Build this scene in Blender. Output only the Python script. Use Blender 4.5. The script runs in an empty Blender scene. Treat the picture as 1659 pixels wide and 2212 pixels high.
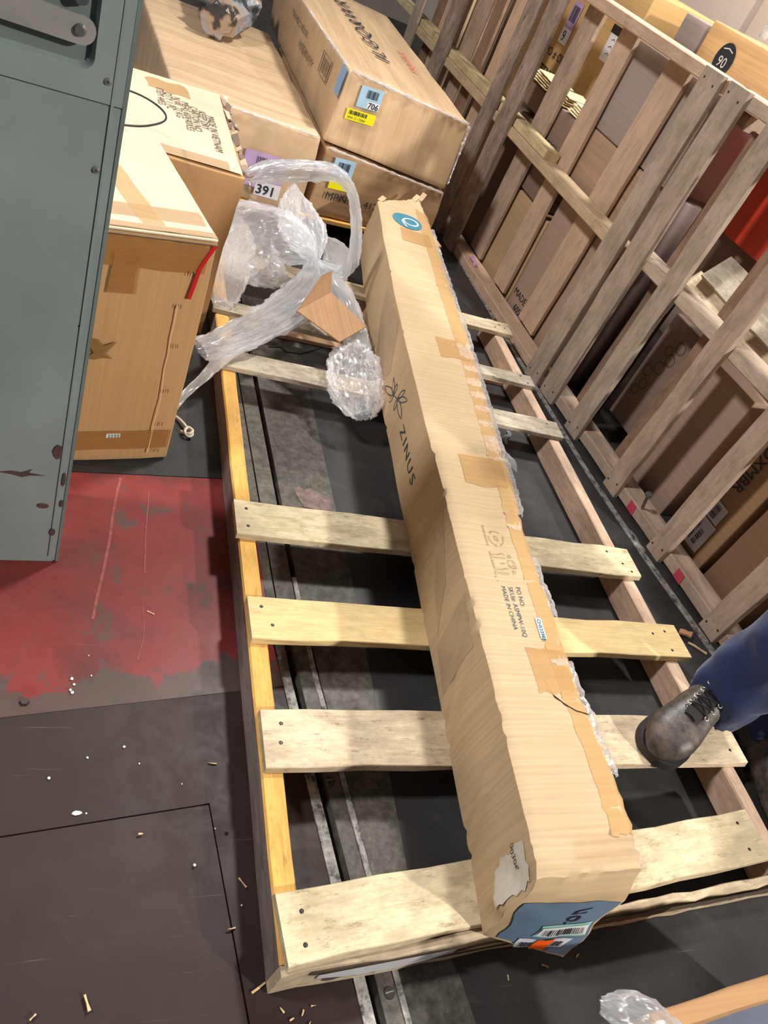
import bpy, bmesh, math, random
from mathutils import Matrix, Vector, noise
random.seed(7)
SC = bpy.context.scene
COL = SC.collection
# ------------------------------------------------------------------ camera, light, exposure
cd = bpy.data.cameras.new('camera'); cam = bpy.data.objects.new('camera', cd); COL.objects.link(cam)
cd.sensor_fit = 'HORIZONTAL'; cd.sensor_width = 36.0; cd.lens = 36.0 * 1665.35 / 1659.0
cd.clip_start = .02; cd.clip_end = 60
cam.matrix_world = Matrix(((0.9096787, -0.1189759, -0.3979062, 0), (-0.1993824, 0.7153523, -0.6697147, 0),
                           (0.364323, 0.6885607, 0.6270191, 1.44), (0, 0, 0, 1)))
SC.camera = cam
w = bpy.data.worlds.new('warehouse_air'); SC.world = w; w.use_nodes = True
w.node_tree.nodes['Background'].inputs[0].default_value = (.86, .90, 1.0, 1)
w.node_tree.nodes['Background'].inputs[1].default_value = .13
def lamp(name, loc, target, size, power, col, size_y=None):
    d = bpy.data.lights.new(name, 'AREA'); d.energy = power; d.color = col
    d.shape = 'RECTANGLE'; d.size = size; d.size_y = size_y or size
    o = bpy.data.objects.new(name, d); COL.objects.link(o); o.location = loc
    o.rotation_euler = (Vector(target) - Vector(loc)).to_track_quat('-Z', 'Y').to_euler()
    return o
lamp('ceiling_lamp', (4.4, -3.0, 4.0), (.5, 1, 0), .22, 430, (1.0, .95, .88))
lamp('ceiling_lamp', (2.1, 3.1, 4.0), (1.0, 2.0, 0), .4, 200, (1.0, .97, .92))
lamp('ceiling_lamp', (-2.6, 1.4, 4.3), (1.8, 2.6, .5), .5, 215, (1.0, .95, .92))
vs = SC.view_settings
vs.view_transform = 'Standard'; vs.look = 'None'; vs.gamma = 1; vs.use_curve_mapping = False; vs.exposure = -.12

# ------------------------------------------------------------------ materials
MATS = {}
class NB:
    def __init__(s, name):
        m = bpy.data.materials.new(name); m.use_nodes = True; s.m = m; s.t = m.node_tree
        s.b = s.t.nodes['Principled BSDF']; s.out = s.t.nodes['Material Output']
    def n(s, typ, **k):
        nd = s.t.nodes.new(typ)
        for a, b in k.items():
            if a in nd.inputs: nd.inputs[a].default_value = b
            else: setattr(nd, a, b)
        return nd
    def l(s, a, b): s.t.links.new(a, b)
    def coord(s, scale=(1, 1, 1), rnd=True, out='Object'):
        tc = s.n('ShaderNodeTexCoord'); mp = s.n('ShaderNodeMapping'); mp.inputs['Scale'].default_value = scale
        if rnd:
            oi = s.n('ShaderNodeObjectInfo'); ad = s.n('ShaderNodeVectorMath', operation='MULTIPLY_ADD')
            sc = s.n('ShaderNodeCombineXYZ'); mu = s.n('ShaderNodeMath', operation='MULTIPLY'); mu.inputs[1].default_value = 37
            s.l(oi.outputs['Random'], mu.inputs[0])
            for i in range(3): s.l(mu.outputs[0], sc.inputs[i])
            s.l(tc.outputs[out], ad.inputs[0]); ad.inputs[1].default_value = (1, 1, 1); s.l(sc.outputs[0], ad.inputs[2])
            s.l(ad.outputs[0], mp.inputs[0])
        else: s.l(tc.outputs[out], mp.inputs[0])
        return mp.outputs[0]
    def noise(s, vec, scale, detail=4, rough=.55, dist=0):
        nd = s.n('ShaderNodeTexNoise'); nd.inputs['Scale'].default_value = scale; nd.inputs['Detail'].default_value = detail
        nd.inputs['Roughness'].default_value = rough; nd.inputs['Distortion'].default_value = dist
        s.l(vec, nd.inputs['Vector']); return nd.outputs['Fac']
    def ramp(s, fac, stops):
        r = s.n('ShaderNodeValToRGB'); e = r.color_ramp.elements
        while len(e) > 1: e.remove(e[0])
        for i, (p, c) in enumerate(stops):
            x = e[0] if i == 0 else e.new(p)
            x.position = p; x.color = (*c, 1) if len(c) == 3 else c
        s.l(fac, r.inputs[0]); return r.outputs[0]
    def mix(s, fac, a, b, mode='MIX'):
        nd = s.n('ShaderNodeMix', data_type='RGBA', blend_type=mode)
        for v, i in ((fac, 0), (a, 6), (b, 7)):
            if hasattr(v, 'links'): s.l(v, nd.inputs[i])
            elif i == 0: nd.inputs[0].default_value = v
            else: nd.inputs[i].default_value = (*v, 1)
        return nd.outputs[2]
    def bump(s, h, strength=.3, dist=.002):
        b = s.n('ShaderNodeBump'); b.inputs['Strength'].default_value = strength; b.inputs['Distance'].default_value = dist
        s.l(h, b.inputs['Height']); s.l(b.outputs[0], s.b.inputs['Normal'])
def lin(c):
    return tuple((v / 255 / 12.92) if v / 255 <= .04045 else ((v / 255 + .055) / 1.055) ** 2.4 for v in c)
def cached(f):
    def g(*a, **k):
        key = (f.__name__, a, tuple(sorted(k.items())))
        if key not in MATS: MATS[key] = f(*a, **k)
        return MATS[key]
    return g
@cached
def wood(base, dark, stain=.35, rough=.75, stainc=(70, 60, 50)):
    s = NB('wood'); base, dark, stainc = lin(base), lin(dark), lin(stainc)
    v = s.coord((1.6, 16, 16)); g = s.noise(v, 4.5, 5, .6, .8)
    c = s.ramp(g, [(.30, tuple(.45 * a + .55 * b for a, b in zip(dark, base))), (.42, tuple(.15 * a + .85 * b for a, b in zip(dark, base))), (.56, base), (.75, tuple(min(1, x * 1.1) for x in base))])
    f = s.noise(s.coord((6, 120, 120)), 3, 3, .6)
    c = s.mix(s.ramp(f, [(.35, (.78,) * 3), (.62, (1,) * 3)]), (0, 0, 0), c, 'MULTIPLY') if False else s.mix(.38, c, s.ramp(f, [(.35, (.70, .66, .62)), (.6, (1, 1, 1))]), 'MULTIPLY')
    st = s.noise(s.coord((3, 9, 9)), 3.2, 6, .68)
    c = s.mix(s.ramp(st, [(.48, (0, 0, 0)), (.68, (stain,) * 3)]), c, stainc)
    bl = s.noise(s.coord((2.2, 3.5, 3.5)), 2.6, 5, .72)
    c = s.mix(s.ramp(bl, [(.42, (0, 0, 0)), (.62, (min(1, stain * 1.3),) * 3)]), c, tuple(.65 * a + .35 * b for a, b in zip(stainc, base)))
    sp = s.noise(s.coord((4, 13, 13)), 5, 5, .78)
    c = s.mix(s.ramp(sp, [(.57, (0, 0, 0)), (.70, (min(1, stain * 1.2),) * 3)]), c, tuple(x * .45 for x in stainc))
    s.l(c, s.b.inputs['Base Color']); s.b.inputs['Roughness'].default_value = rough
    s.b.inputs['Specular IOR Level'].default_value = .25
    s.bump(f, .35, .001); return s.m
@cached
def card(base, axis=0, wrap=0.0, rough=.8, lines=.35, blot=.18):
    s = NB('cardboard'); base = lin(base)
    sc = [3, 3, 3]; sc[axis] = 150
    f = s.noise(s.coord(tuple(sc)), 1.0, 2, .5)
    bl = s.noise(s.coord((1, 1, 1)), 3.5, 5, .6)
    c = s.mix(lines, base, s.ramp(f, [(.35, tuple(x * .72 for x in base)), (.65, tuple(min(1, x * 1.1) for x in base))]))
    c = s.mix(s.ramp(bl, [(.45, (0, 0, 0)), (.7, (blot,) * 3)]), c, tuple(x * .55 for x in base))
    s.l(c, s.b.inputs['Base Color']); s.b.inputs['Roughness'].default_value = rough
    s.b.inputs['Specular IOR Level'].default_value = .2
    if wrap:
        sw = [1.5, 1.5, 1.5]; sw[axis] = 20
        b2 = s.noise(s.coord(tuple(sw)), 1.0, 4, .6, .4)
        s.l(s.mix(s.ramp(b2, [(.42, (0, 0, 0)), (.6, (.5,) * 3)]), c, tuple(min(1, x * 1.35) for x in base)), s.b.inputs['Base Color'])
        wv = s.noise(s.coord((2, 14, 14)), 3.0, 6, .7, 1.5)
        s.b.inputs['Coat Weight'].default_value = wrap; s.b.inputs['Coat Roughness'].default_value = .12
        b = s.n('ShaderNodeBump'); b.inputs['Strength'].default_value = .8; b.inputs['Distance'].default_value = .006
        s.l(wv, b.inputs['Height']); s.l(b.outputs[0], s.b.inputs['Coat Normal'])
    s.bump(f, .12, .001); return s.m
@cached
def plain(col, rough=.6, metal=0.0, spec=.4, var=.12, nscale=12.0, bump=0.0):
    s = NB('surface'); col = lin(col)
    n_ = s.noise(s.coord(), nscale, 5, .6)
    c = s.mix(s.ramp(n_, [(.35, (0, 0, 0)), (.7, (1, 1, 1))]), tuple(x * (1 - var) for x in col), tuple(min(1, x * (1 + var)) for x in col))
    s.l(c, s.b.inputs['Base Color']); s.b.inputs['Roughness'].default_value = rough
    s.b.inputs['Metallic'].default_value = metal; s.b.inputs['Specular IOR Level'].default_value = spec
    if bump: s.bump(n_, bump, .003)
    return s.m
@cached
def tape(col=(196, 150, 92), alpha=.75, rough=.22):
    s = NB('packing_tape'); col = lin(col)
    f = s.noise(s.coord((4, 60, 60)), 2, 3, .5)
    s.l(s.mix(.4, col, s.ramp(f, [(.3, tuple(x * .8 for x in col)), (.7, tuple(min(1, x * 1.15) for x in col))])), s.b.inputs['Base Color'])
    s.b.inputs['Roughness'].default_value = rough; s.b.inputs['Alpha'].default_value = alpha
    s.b.inputs['Specular IOR Level'].default_value = .5
    s.bump(f, .15, .001); return s.m
@cached
def film(density=.55, bright=.8, uv=True, gloss=.5):
    s = NB('stretch_film')
    v = s.coord((9, 7, 1), rnd=False, out='UV') if uv else s.coord((12, 60, 60))
    f1 = s.noise(v, 1.6, 4, .6, .5); f2 = s.noise(v, 6.0, 5, .7, 1.2)
    h = s.n('ShaderNodeMath', operation='MULTIPLY_ADD'); s.l(f2, h.inputs[0]); h.inputs[1].default_value = .6; s.l(f1, h.inputs[2])
    bm_ = s.n('ShaderNodeBump'); bm_.inputs['Strength'].default_value = 1.0; bm_.inputs['Distance'].default_value = .03; s.l(h.outputs[0], bm_.inputs['Height'])
    df = s.n('ShaderNodeBsdfDiffuse'); df.inputs['Color'].default_value = (bright * .93, bright * .955, bright, 1); s.l(bm_.outputs[0], df.inputs['Normal'])
    tl = s.n('ShaderNodeBsdfTranslucent'); tl.inputs['Color'].default_value = (bright, bright, bright, 1)
    tr_ = s.n('ShaderNodeBsdfTransparent'); m1 = s.n('ShaderNodeMixShader'); m1.inputs[0].default_value = .35; s.l(df.outputs[0], m1.inputs[1]); s.l(tl.outputs[0], m1.inputs[2])
    lw = s.n('ShaderNodeLayerWeight'); lw.inputs['Blend'].default_value = .35
    a = s.ramp(f1, [(.36, (density * .45,) * 3), (.5, (density,) * 3), (.64, (min(1, density * 1.5),) * 3)])
    a2 = s.n('ShaderNodeMath', operation='MULTIPLY_ADD', use_clamp=True); s.l(lw.outputs['Facing'], a2.inputs[0]); a2.inputs[1].default_value = .3; s.l(a, a2.inputs[2])
    m2 = s.n('ShaderNodeMixShader'); s.l(a2.outputs[0], m2.inputs[0]); s.l(tr_.outputs[0], m2.inputs[1]); s.l(m1.outputs[0], m2.inputs[2])
    gl_ = s.n('ShaderNodeBsdfGlossy'); gl_.inputs['Color'].default_value = (gloss * .92, gloss * .96, gloss, 1); gl_.inputs['Roughness'].default_value = .13; s.l(bm_.outputs[0], gl_.inputs['Normal'])
    ad = s.n('ShaderNodeAddShader'); s.l(m2.outputs[0], ad.inputs[0]); s.l(gl_.outputs[0], ad.inputs[1]); s.l(ad.outputs[0], s.out.inputs['Surface'])
    return s.m
@cached
def steel_floor(kind):
    s = NB('floor_' + kind)
    v = s.coord((1, 1, 1), rnd=False); big = s.noise(v, 2.6, 6, .62); fine = s.noise(v, 42, 4, .7); mid = s.noise(v, 9, 6, .68, .6)
    scr = s.noise(s.coord((2, 60, 2), rnd=False), 2.2, 4, .6, .4)
    if kind == 'red':
        c = s.ramp(big, [(.34, lin((92, 48, 46))), (.5, lin((126, 50, 48))), (.68, lin((108, 58, 56)))])
        c = s.mix(s.ramp(mid, [(.58, (0, 0, 0)), (.66, (.85,) * 3)]), c, lin((78, 70, 66)))
        c = s.mix(s.ramp(fine, [(.62, (0, 0, 0)), (.8, (.3,) * 3)]), c, lin((120, 90, 84))); r = .42
        ge = s.n('ShaderNodeNewGeometry'); sx_ = s.n('ShaderNodeSeparateXYZ'); s.l(ge.outputs['Position'], sx_.inputs[0])
        d1 = s.n('ShaderNodeMath', operation='MULTIPLY_ADD'); s.l(sx_.outputs[0], d1.inputs[0]); d1.inputs[1].default_value = -.155; s.l(sx_.outputs[1], d1.inputs[2])
        d2 = s.n('ShaderNodeMath', operation='MULTIPLY_ADD'); s.l(mid, d2.inputs[0]); d2.inputs[1].default_value = -.30; s.l(d1.outputs[0], d2.inputs[2])
        c = s.mix(s.ramp(d2.outputs[0], [(.760, (.85,) * 3), (.775, (0, 0, 0))]), c, lin((74, 68, 64)))
    elif kind == 'brown':
        c = s.ramp(big, [(.3, lin((40, 28, 27))), (.55, lin((50, 37, 34))), (.75, lin((58, 46, 41)))])
        c = s.mix(s.ramp(mid, [(.6, (0, 0, 0)), (.75, (.5,) * 3)]), c, lin((66, 56, 50))); r = .5
    elif kind == 'edge':
        c = s.ramp(fine, [(.35, lin((70, 68, 64))), (.5, lin((150, 148, 142))), (.7, lin((190, 188, 182)))]); r = .6
    elif kind == 'granular':
        c = s.ramp(fine, [(.32, lin((66, 62, 57))), (.52, lin((92, 88, 82))), (.7, lin((112, 108, 101)))]); r = .55
    else:
        c = s.ramp(big, [(.3, lin((42, 42, 43))), (.55, lin((58, 58, 58))), (.75, lin((72, 72, 70)))])
        c = s.mix(s.ramp(mid, [(.6, (0, 0, 0)), (.78, (.45,) * 3)]), c, lin((88, 86, 82))); r = .42
    c = s.mix(s.ramp(scr, [(.66, (0, 0, 0)), (.74, (.2,) * 3)]), c, lin((150, 140, 132)))
    s.l(c, s.b.inputs['Base Color']); s.b.inputs['Roughness'].default_value = r
    s.l(s.ramp(mid, [(.3, (r - .1,) * 3), (.7, (r + .15,) * 3)]), s.b.inputs['Roughness'])
    s.b.inputs['Specular IOR Level'].default_value = .3
    s.bump(fine, .25 if kind in ('edge', 'granular') else .08, .002); return s.m
@cached
def painted(col, chip=(70, 58, 55)):
    s = NB('painted_steel'); col = lin(col)
    v = s.coord(rnd=False); big = s.noise(v, 5, 5, .6); fine = s.noise(v, 220, 2, .5); ch = s.noise(s.coord((5, 5, 12), rnd=False), 3.2, 5, .75)
    c = s.mix(s.ramp(big, [(.35, (0, 0, 0)), (.7, (1, 1, 1))]), tuple(x * .9 for x in col), tuple(x * 1.1 for x in col))
    c = s.mix(s.ramp(ch, [(.735, (0, 0, 0)), (.75, (.9,) * 3)]), c, lin(chip))
    s.l(c, s.b.inputs['Base Color']); s.b.inputs['Roughness'].default_value = .45; s.bump(fine, .12, .001); return s.m
INK = lambda: plain((38, 44, 52), .7, var=.05)
GREYINK = lambda: plain((96, 88, 76), .8, var=.1)

# ------------------------------------------------------------------ object helpers
WM = {}
def link(o, parent, M):
    COL.objects.link(o); WM[o.name] = M
    if parent is not None:
        o.parent = parent; o.matrix_basis = WM[parent.name].inverted() @ M
    else: o.matrix_basis = M
    return o
def tag(o, label=None, cat=None, group=None, kind=None):
    for k, v in (('label', label), ('category', cat), ('group', group), ('kind', kind)):
        if v: o[k] = v
    return o
def empty(name, loc, label=None, cat=None, group=None):
    return tag(link(bpy.data.objects.new(name, None), None, Matrix.Translation(loc)), label, cat, group)
def mobj(name, verts, faces, mats, parent=None, M=None, smooth=False, midx=None):
    """verts in world space unless M (a world matrix for local verts) is given"""
    if M is None:
        n = len(verts); c = sum((Vector(v) for v in verts), Vector()) / n
        if parent is None: c.z = min(v[2] for v in verts)
        M = Matrix.Translation(c); verts = [tuple(Vector(v) - c) for v in verts]
    me = bpy.data.meshes.new(name); me.from_pydata([tuple(v) for v in verts], [], faces)
    for m in (mats if isinstance(mats, (list, tuple)) else [mats]): me.materials.append(m)
    if midx: me.polygons.foreach_set('material_index', midx)
    bm = bmesh.new(); bm.from_mesh(me); bmesh.ops.recalc_face_normals(bm, faces=bm.faces); bm.to_mesh(me); bm.free()
    if smooth: me.polygons.foreach_set('use_smooth', [True] * len(me.polygons))
    me.update(); return link(bpy.data.objects.new(name, me), parent, M)
def solid_quad(name, pts, mat, parent, th=.0006, n=None):
    """thin sheet with real thickness following a planar polygon"""
    P = [Vector(p) for p in pts]; nn = (P[1] - P[0]).cross(P[2] - P[1]).normalized()
    if n is not None and nn.dot(Vector(n)) < 0: nn = -nn
    k = len(P); vs_ = [p + nn * th for p in P] + [p + nn * .0001 for p in P]
    fs = [tuple(range(k)), tuple(range(2 * k - 1, k - 1, -1))] + [(i, (i + 1) % k, k + (i + 1) % k, k + i) for i in range(k)]
    return mobj(name, vs_, fs, mat, parent)
def board(name, p0, p1, wd, th, mat, parent=None, up=(0, 0, 1), nseg=6, jit=.0015, side=None, nails=None, chips=0.0, end_skew=0.0):
    """sawn board: axis p0->p1 is the centre line; wd across, th along up"""
    p0, p1, up = Vector(p0), Vector(p1), Vector(up); ax = (p1 - p0); L = ax.length; ax.normalize()
    wv = up.cross(ax).normalized(); uv = ax.cross(wv).normalized(); c = (p0 + p1) / 2
    M = Matrix(((ax.x, wv.x, uv.x, c.x), (ax.y, wv.y, uv.y, c.y), (ax.z, wv.z, uv.z, c.z), (0, 0, 0, 1)))
    ch = min(wd, th) * .09; a, b = wd / 2, th / 2; r = random.Random(hash((round(c.x, 3), round(c.y, 3), round(c.z, 3))) & 0xffff)
    prof = [(-a, -b + ch), (-a + ch, -b), (a - ch, -b), (a, -b + ch), (a, b - ch), (a - ch, b), (-a + ch, b), (-a, b - ch)]
    V, F, MI = [], [], []
    for i in range(nseg + 1):
        x = -L / 2 + L * i / nseg; j1, j2 = r.uniform(-jit, jit), r.uniform(-jit, jit); k1, k2 = r.uniform(0, chips), r.uniform(0, chips)
        for (y, z) in prof:
            yy = y + (j1 - k1 if y > 0 and z > 0 else j1 if y > 0 else j2 + (k2 if z > 0 else 0)); V.append((x + (end_skew * y if i in (0, nseg) else 0), yy, z))
    for i in range(nseg):
        for k in range(8):
            F.append((i * 8 + k, i * 8 + (k + 1) % 8, (i + 1) * 8 + (k + 1) % 8, (i + 1) * 8 + k)); MI.append(1 if (side and k == 7) else 2 if (side and k == 3 and len(side) > 1) else 0)
    F += [tuple(range(7, -1, -1)), tuple(nseg * 8 + k for k in range(8))]; MI += [0, 0]
    o = mobj(name, V, F, [mat] + list(side or []), parent, M, midx=MI)
    for (nx, ny) in (nails or []):
        px = (-L / 2 + nx) if nx >= 0 else L / 2 + nx
        disc('nail', M @ Vector((px, ny, b)), uv, .0045, .0012, plain((60, 58, 60), .45, .6), o)
    return o
def disc(name, c, n, r, h, mat, parent, seg=8, dome=.6):
    n = Vector(n).normalized(); M = Matrix.Translation(c) @ n.to_track_quat('Z', 'Y').to_matrix().to_4x4()
    V = [(r * math.cos(2 * math.pi * i / seg), r * math.sin(2 * math.pi * i / seg), 0) for i in range(seg)]
    V += [(x * dome, y * dome, h) for x, y, _ in V]
    F = [(i, (i + 1) % seg, seg + (i + 1) % seg, seg + i) for i in range(seg)] + [tuple(range(seg, 2 * seg)), tuple(range(seg - 1, -1, -1))]
    return mobj(name, V, F, mat, parent, M, smooth=False)
def tube_mesh(path, rad, seg=8, closed=False):
    P = [Vector(p) for p in path]; n = len(P); V, F = [], []; up = Vector((.13, .21, 1)).normalized()
    for i, p in enumerate(P):
        t = (P[(i + 1) % n] - P[i - 1]) if closed else (P[min(i + 1, n - 1)] - P[max(i - 1, 0)]); t.normalize()
        a = t.cross(up).normalized(); b = t.cross(a).normalized(); r = rad[i] if hasattr(rad, '__len__') else rad
        for k in range(seg):
            q = 2 * math.pi * k / seg; V.append(p + (a * math.cos(q) + b * math.sin(q)) * r)
    for i in range(n if closed else n - 1):
        j = (i + 1) % n
        for k in range(seg): F.append((i * seg + k, i * seg + (k + 1) % seg, j * seg + (k + 1) % seg, j * seg + k))
    if not closed: F += [tuple(range(seg - 1, -1, -1)), tuple((n - 1) * seg + k for k in range(seg))]
    return V, F
def tube(name, path, rad, mat, parent=None, seg=8, closed=False, smooth=True):
    V, F = tube_mesh(path, rad, seg, closed); return mobj(name, V, F, mat, parent, smooth=smooth)
def spline(pts, n):
    """Catmull-Rom through tuples of any length"""
    out = []; P = [pts[0]] + list(pts) + [pts[-1]]
    for s in range(len(pts) - 1):
        a, b, c, d = P[s:s + 4]
        for i in range(n):
            t = i / n; out.append(tuple(.5 * (2 * b[k] + (c[k] - a[k]) * t + (2 * a[k] - 5 * b[k] + 4 * c[k] - d[k]) * t * t + (-a[k] + 3 * b[k] - 3 * c[k] + d[k]) * t ** 3) for k in range(len(b))))
    out.append(tuple(pts[-1])); return out
def nz(x, y, z): return noise.noise(Vector((x, y, z)))
def text(body, size, mat, parent, fn, name='lettering', sx=1.0, bold=.0, align='LEFT', space=1.0):
    """flat print laid on a surface: fn(u, v) -> world point, u along the line of writing, v up"""
    cu = bpy.data.curves.new(name, 'FONT'); cu.body = body; cu.size = size; cu.resolution_u = 2; cu.align_x = align
    cu.offset = bold; cu.space_character = space
    tmp = bpy.data.objects.new('tmp', cu); COL.objects.link(tmp)
    dg = bpy.context.evaluated_depsgraph_get(); me = bpy.data.meshes.new_from_object(tmp.evaluated_get(dg))
    bpy.data.objects.remove(tmp); vs_ = [fn(v.co.x * sx, v.co.y) for v in me.vertices]
    fs = [tuple(p.vertices) for p in me.polygons]; bpy.data.meshes.remove(me)
    return mobj(name, vs_, fs, mat, parent)
def stroke(path2, wd, mat, parent, fn, name='printed_mark'):
    """a printed pen line following path2 in (u,v)"""
    V, F = [], []; n = len(path2)
    for i, (x, y) in enumerate(path2):
        x0, y0 = path2[max(i - 1, 0)]; x1, y1 = path2[min(i + 1, n - 1)]; l = math.hypot(x1 - x0, y1 - y0) or 1
        a, b = -(y1 - y0) / l * wd / 2, (x1 - x0) / l * wd / 2; V += [fn(x + a, y + b), fn(x - a, y - b)]
        if i: F.append((2 * i - 2, 2 * i - 1, 2 * i + 1, 2 * i))
    return V, F
def marks(paths, wd, mat, parent, fn, name='printed_mark'):
    V, F = [], []
    for p in paths:
        v, f = stroke(p, wd, mat, parent, fn); F += [tuple(i + len(V) for i in q) for q in f]; V += v
    return mobj(name, V, F, mat, parent)
def patch(name, poly_fn, u0, u1, v0, v1, nu, nv, mat, parent, rag=0.0, th=0.0):
    """sheet laid over a curved surface, poly_fn(u,v)->point"""
    V, F = [], []
    for i in range(nu + 1):
        for j in range(nv + 1):
            u = u0 + (u1 - u0) * i / nu; v = v0 + (v1 - v0) * j / nv
            if rag and j in (0, nv): v += rag * nz(u * 40, j, 3.1)
            if rag and i in (0, nu): u += rag * nz(v * 60, i, 7.7)
            V.append(poly_fn(u, v))
    for i in range(nu):
        for j in range(nv):
            a = i * (nv + 1) + j; F.append((a, a + 1, a + nv + 2, a + nv + 1))
    return mobj(name, V, F, mat, parent, smooth=True)
def planefn(o, u, v, off=.0012):
    o, u, v = Vector(o), Vector(u).normalized(), Vector(v).normalized(); n = u.cross(v) * off
    return lambda a, b: tuple(o + u * a + v * b + n)
def label_card(name, fn, u0, v0, u1, v1, mat, parent):
    return patch(name, fn, u0, u1, v0, v1, 2, 2, mat, parent)
def barcode(fn, u0, v0, u1, v1, mat, parent, n=14, seed=3):
    r = random.Random(seed); V, F = [], []; x = u0; k = 0
    while x < u1:
        wdt = (u1 - u0) / n * r.choice((.25, .4, .7)); b = min(x + wdt, u1)
        V += [fn(x, v0), fn(b, v0), fn(b, v1), fn(x, v1)]; F.append((k, k + 1, k + 2, k + 3)); k += 4
        x = b + (u1 - u0) / n * r.choice((.25, .4, .5))
    return mobj('barcode', V, F, mat, parent)
def carton(name, c8, mat, label=None, cat='carton', group=None, n=10, rnd=.012, dent=.006, parent=None, seed=0, kind=None):
    """hexahedral carton: c8 = bottom (fl, fr, br, bl) then top; soft edges, dented faces"""
    B = [Vector(p) for p in c8]
    def tri(x, y, z):
        bt = (B[0] * (1 - x) + B[1] * x) * (1 - y) + (B[3] * (1 - x) + B[2] * x) * y
        tp = (B[4] * (1 - x) + B[5] * x) * (1 - y) + (B[7] * (1 - x) + B[6] * x) * y
        return bt * (1 - z) + tp * z
    H = Vector(((B[1] - B[0]).length, (B[3] - B[0]).length, (B[4] - B[0]).length))
    def ticks(h):
        e = rnd / h; t = [0, e * .3, e]; m = n
        return t + [e + (1 - 2 * e) * i / m for i in range(1, m)] + [1 - e, 1 - e * .3, 1]
    T = [ticks(h) for h in H]; V, F, idx = [], [], {}
    def vid(i, j, k):
        if (i, j, k) in idx: return idx[(i, j, k)]
        q = Vector((T[0][i] * H.x, T[1][j] * H.y, T[2][k] * H.z))
        inn = Vector(tuple(min(max(q[a], rnd), H[a] - rnd) for a in range(3))); d = q - inn
        if d.length > 1e-9: q = inn + d.normalized() * rnd
        p = tri(q.x / H.x, q.y / H.y, q.z / H.z); cc = tri(.5, .5, .5)
        nn = (p - cc).normalized(); s = nz(p.x * 5 + seed, p.y * 5, p.z * 5) + .4 * nz(p.x * 17, p.y * 17 + seed, p.z * 17)
        p = p + nn * dent * s; 
        if k == 0: p.z = max(p.z, tri(q.x / H.x, q.y / H.y, 0).z)
        idx[(i, j, k)] = len(V); V.append(p); return idx[(i, j, k)]
    nx, ny, nzc = (len(t) - 1 for t in T)
    for i in range(nx):
        for j in range(ny):
            F.append((vid(i, j, 0), vid(i, j + 1, 0), vid(i + 1, j + 1, 0), vid(i + 1, j, 0))); F.append((vid(i, j, nzc), vid(i + 1, j, nzc), vid(i + 1, j + 1, nzc), vid(i, j + 1, nzc)))
    for i in range(nx):
        for k in range(nzc):
            F.append((vid(i, 0, k), vid(i + 1, 0, k), vid(i + 1, 0, k + 1), vid(i, 0, k + 1))); F.append((vid(i, ny, k), vid(i, ny, k + 1), vid(i + 1, ny, k + 1), vid(i + 1, ny, k)))
    for j in range(ny):
        for k in range(nzc):
            F.append((vid(0, j, k), vid(0, j, k + 1), vid(0, j + 1, k + 1), vid(0, j + 1, k))); F.append((vid(nx, j, k), vid(nx, j + 1, k), vid(nx, j + 1, k + 1), vid(nx, j, k + 1)))
    o = mobj(name, V, F, mat, parent, smooth=True); tag(o, label, cat if parent is None else None, group, kind); o['_t'] = 0; del o['_t']
    return o, tri
def boxpts(x0, x1, y0, y1, z0, z1, ang=0.0, piv=None):
    P = [(x0, y0, z0), (x1, y0, z0), (x1, y1, z0), (x0, y1, z0), (x0, y0, z1), (x1, y0, z1), (x1, y1, z1), (x0, y1, z1)]
    if ang:
        px, py = piv or (x0, y0); c, s = math.cos(ang), math.sin(ang)
        P = [(px + (x - px) * c - (y - py) * s, py + (x - px) * s + (y - py) * c, z) for x, y, z in P]
    return P
def poly_prism(name, pts, z0, z1, mat, parent=None, ch=.0):
    k = len(pts); V = [(x, y, z1) for x, y in pts] + [(x, y, z0) for x, y in pts]
    F = [tuple(range(k)), tuple(range(2 * k - 1, k - 1, -1))] + [(i, k + i, k + (i + 1) % k, (i + 1) % k) for i in range(k)]
    return mobj(name, V, F, mat, parent)

# ------------------------------------------------------------------ setting: floor plates, walls
floor = poly_prism('floor', [(-6, -5), (7, -5), (7, 9), (-6, 9)], -.10, -.03, steel_floor('brown')); tag(floor, kind='structure')
def sy1(x): return 1.53 + .13 * (x - .04)
def sy2(x): return .838 + .155 * (x + .03)
def sy3(x): return .612 + .13 * (x + .01)
gl = lambda y: .619 - (y - .26) * .098 if y < 1.04 else .5426 - (y - 1.04) * .03      # left lip of the slot
G = .0015
def gpts(y0, y1, d, n=6): return [(gl(y0 + (y1 - y0) * i / n) + d, y0 + (y1 - y0) * i / n) for i in range(n + 1)]
FP = []
def plate(pts, mat, z=0): FP.append(poly_prism('floor_plate', pts, -.03, z, mat, floor)); return FP[-1]
plate([(-6, sy2(-6) + G), (.5, sy2(.5) + G)] + gpts(sy2(.54) + G, sy1(.53), -.024) + [(-6, sy1(-6))], steel_floor('red'), .001)
plate([(-6, sy3(-6) + G), (.352, sy3(.352) + G), (.40, .29), (.45, -.02), (.50, -.3), (.6, -.9), (.72, -.9)] + gpts(-.9, sy2(.54), -.024) + [(-6, sy2(-6))], steel_floor('brown'), 0)
plate([(-6, -4), (.60, -4), (.55, -.9), (.492, -.3), (.447, -.02), (.398, .287), (.3505, sy3(.3505)), (-6, sy3(-6))], steel_floor('brown'), -.003)
plate([(-6, sy1(-6) + .012), (.45, sy1(.45) + .012), (.50, sy1(.5) + .012)] + gpts(1.615, 3.2, -.024) + [(.3, 9), (-6, 9)], steel_floor('dark'), -.004)
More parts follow.
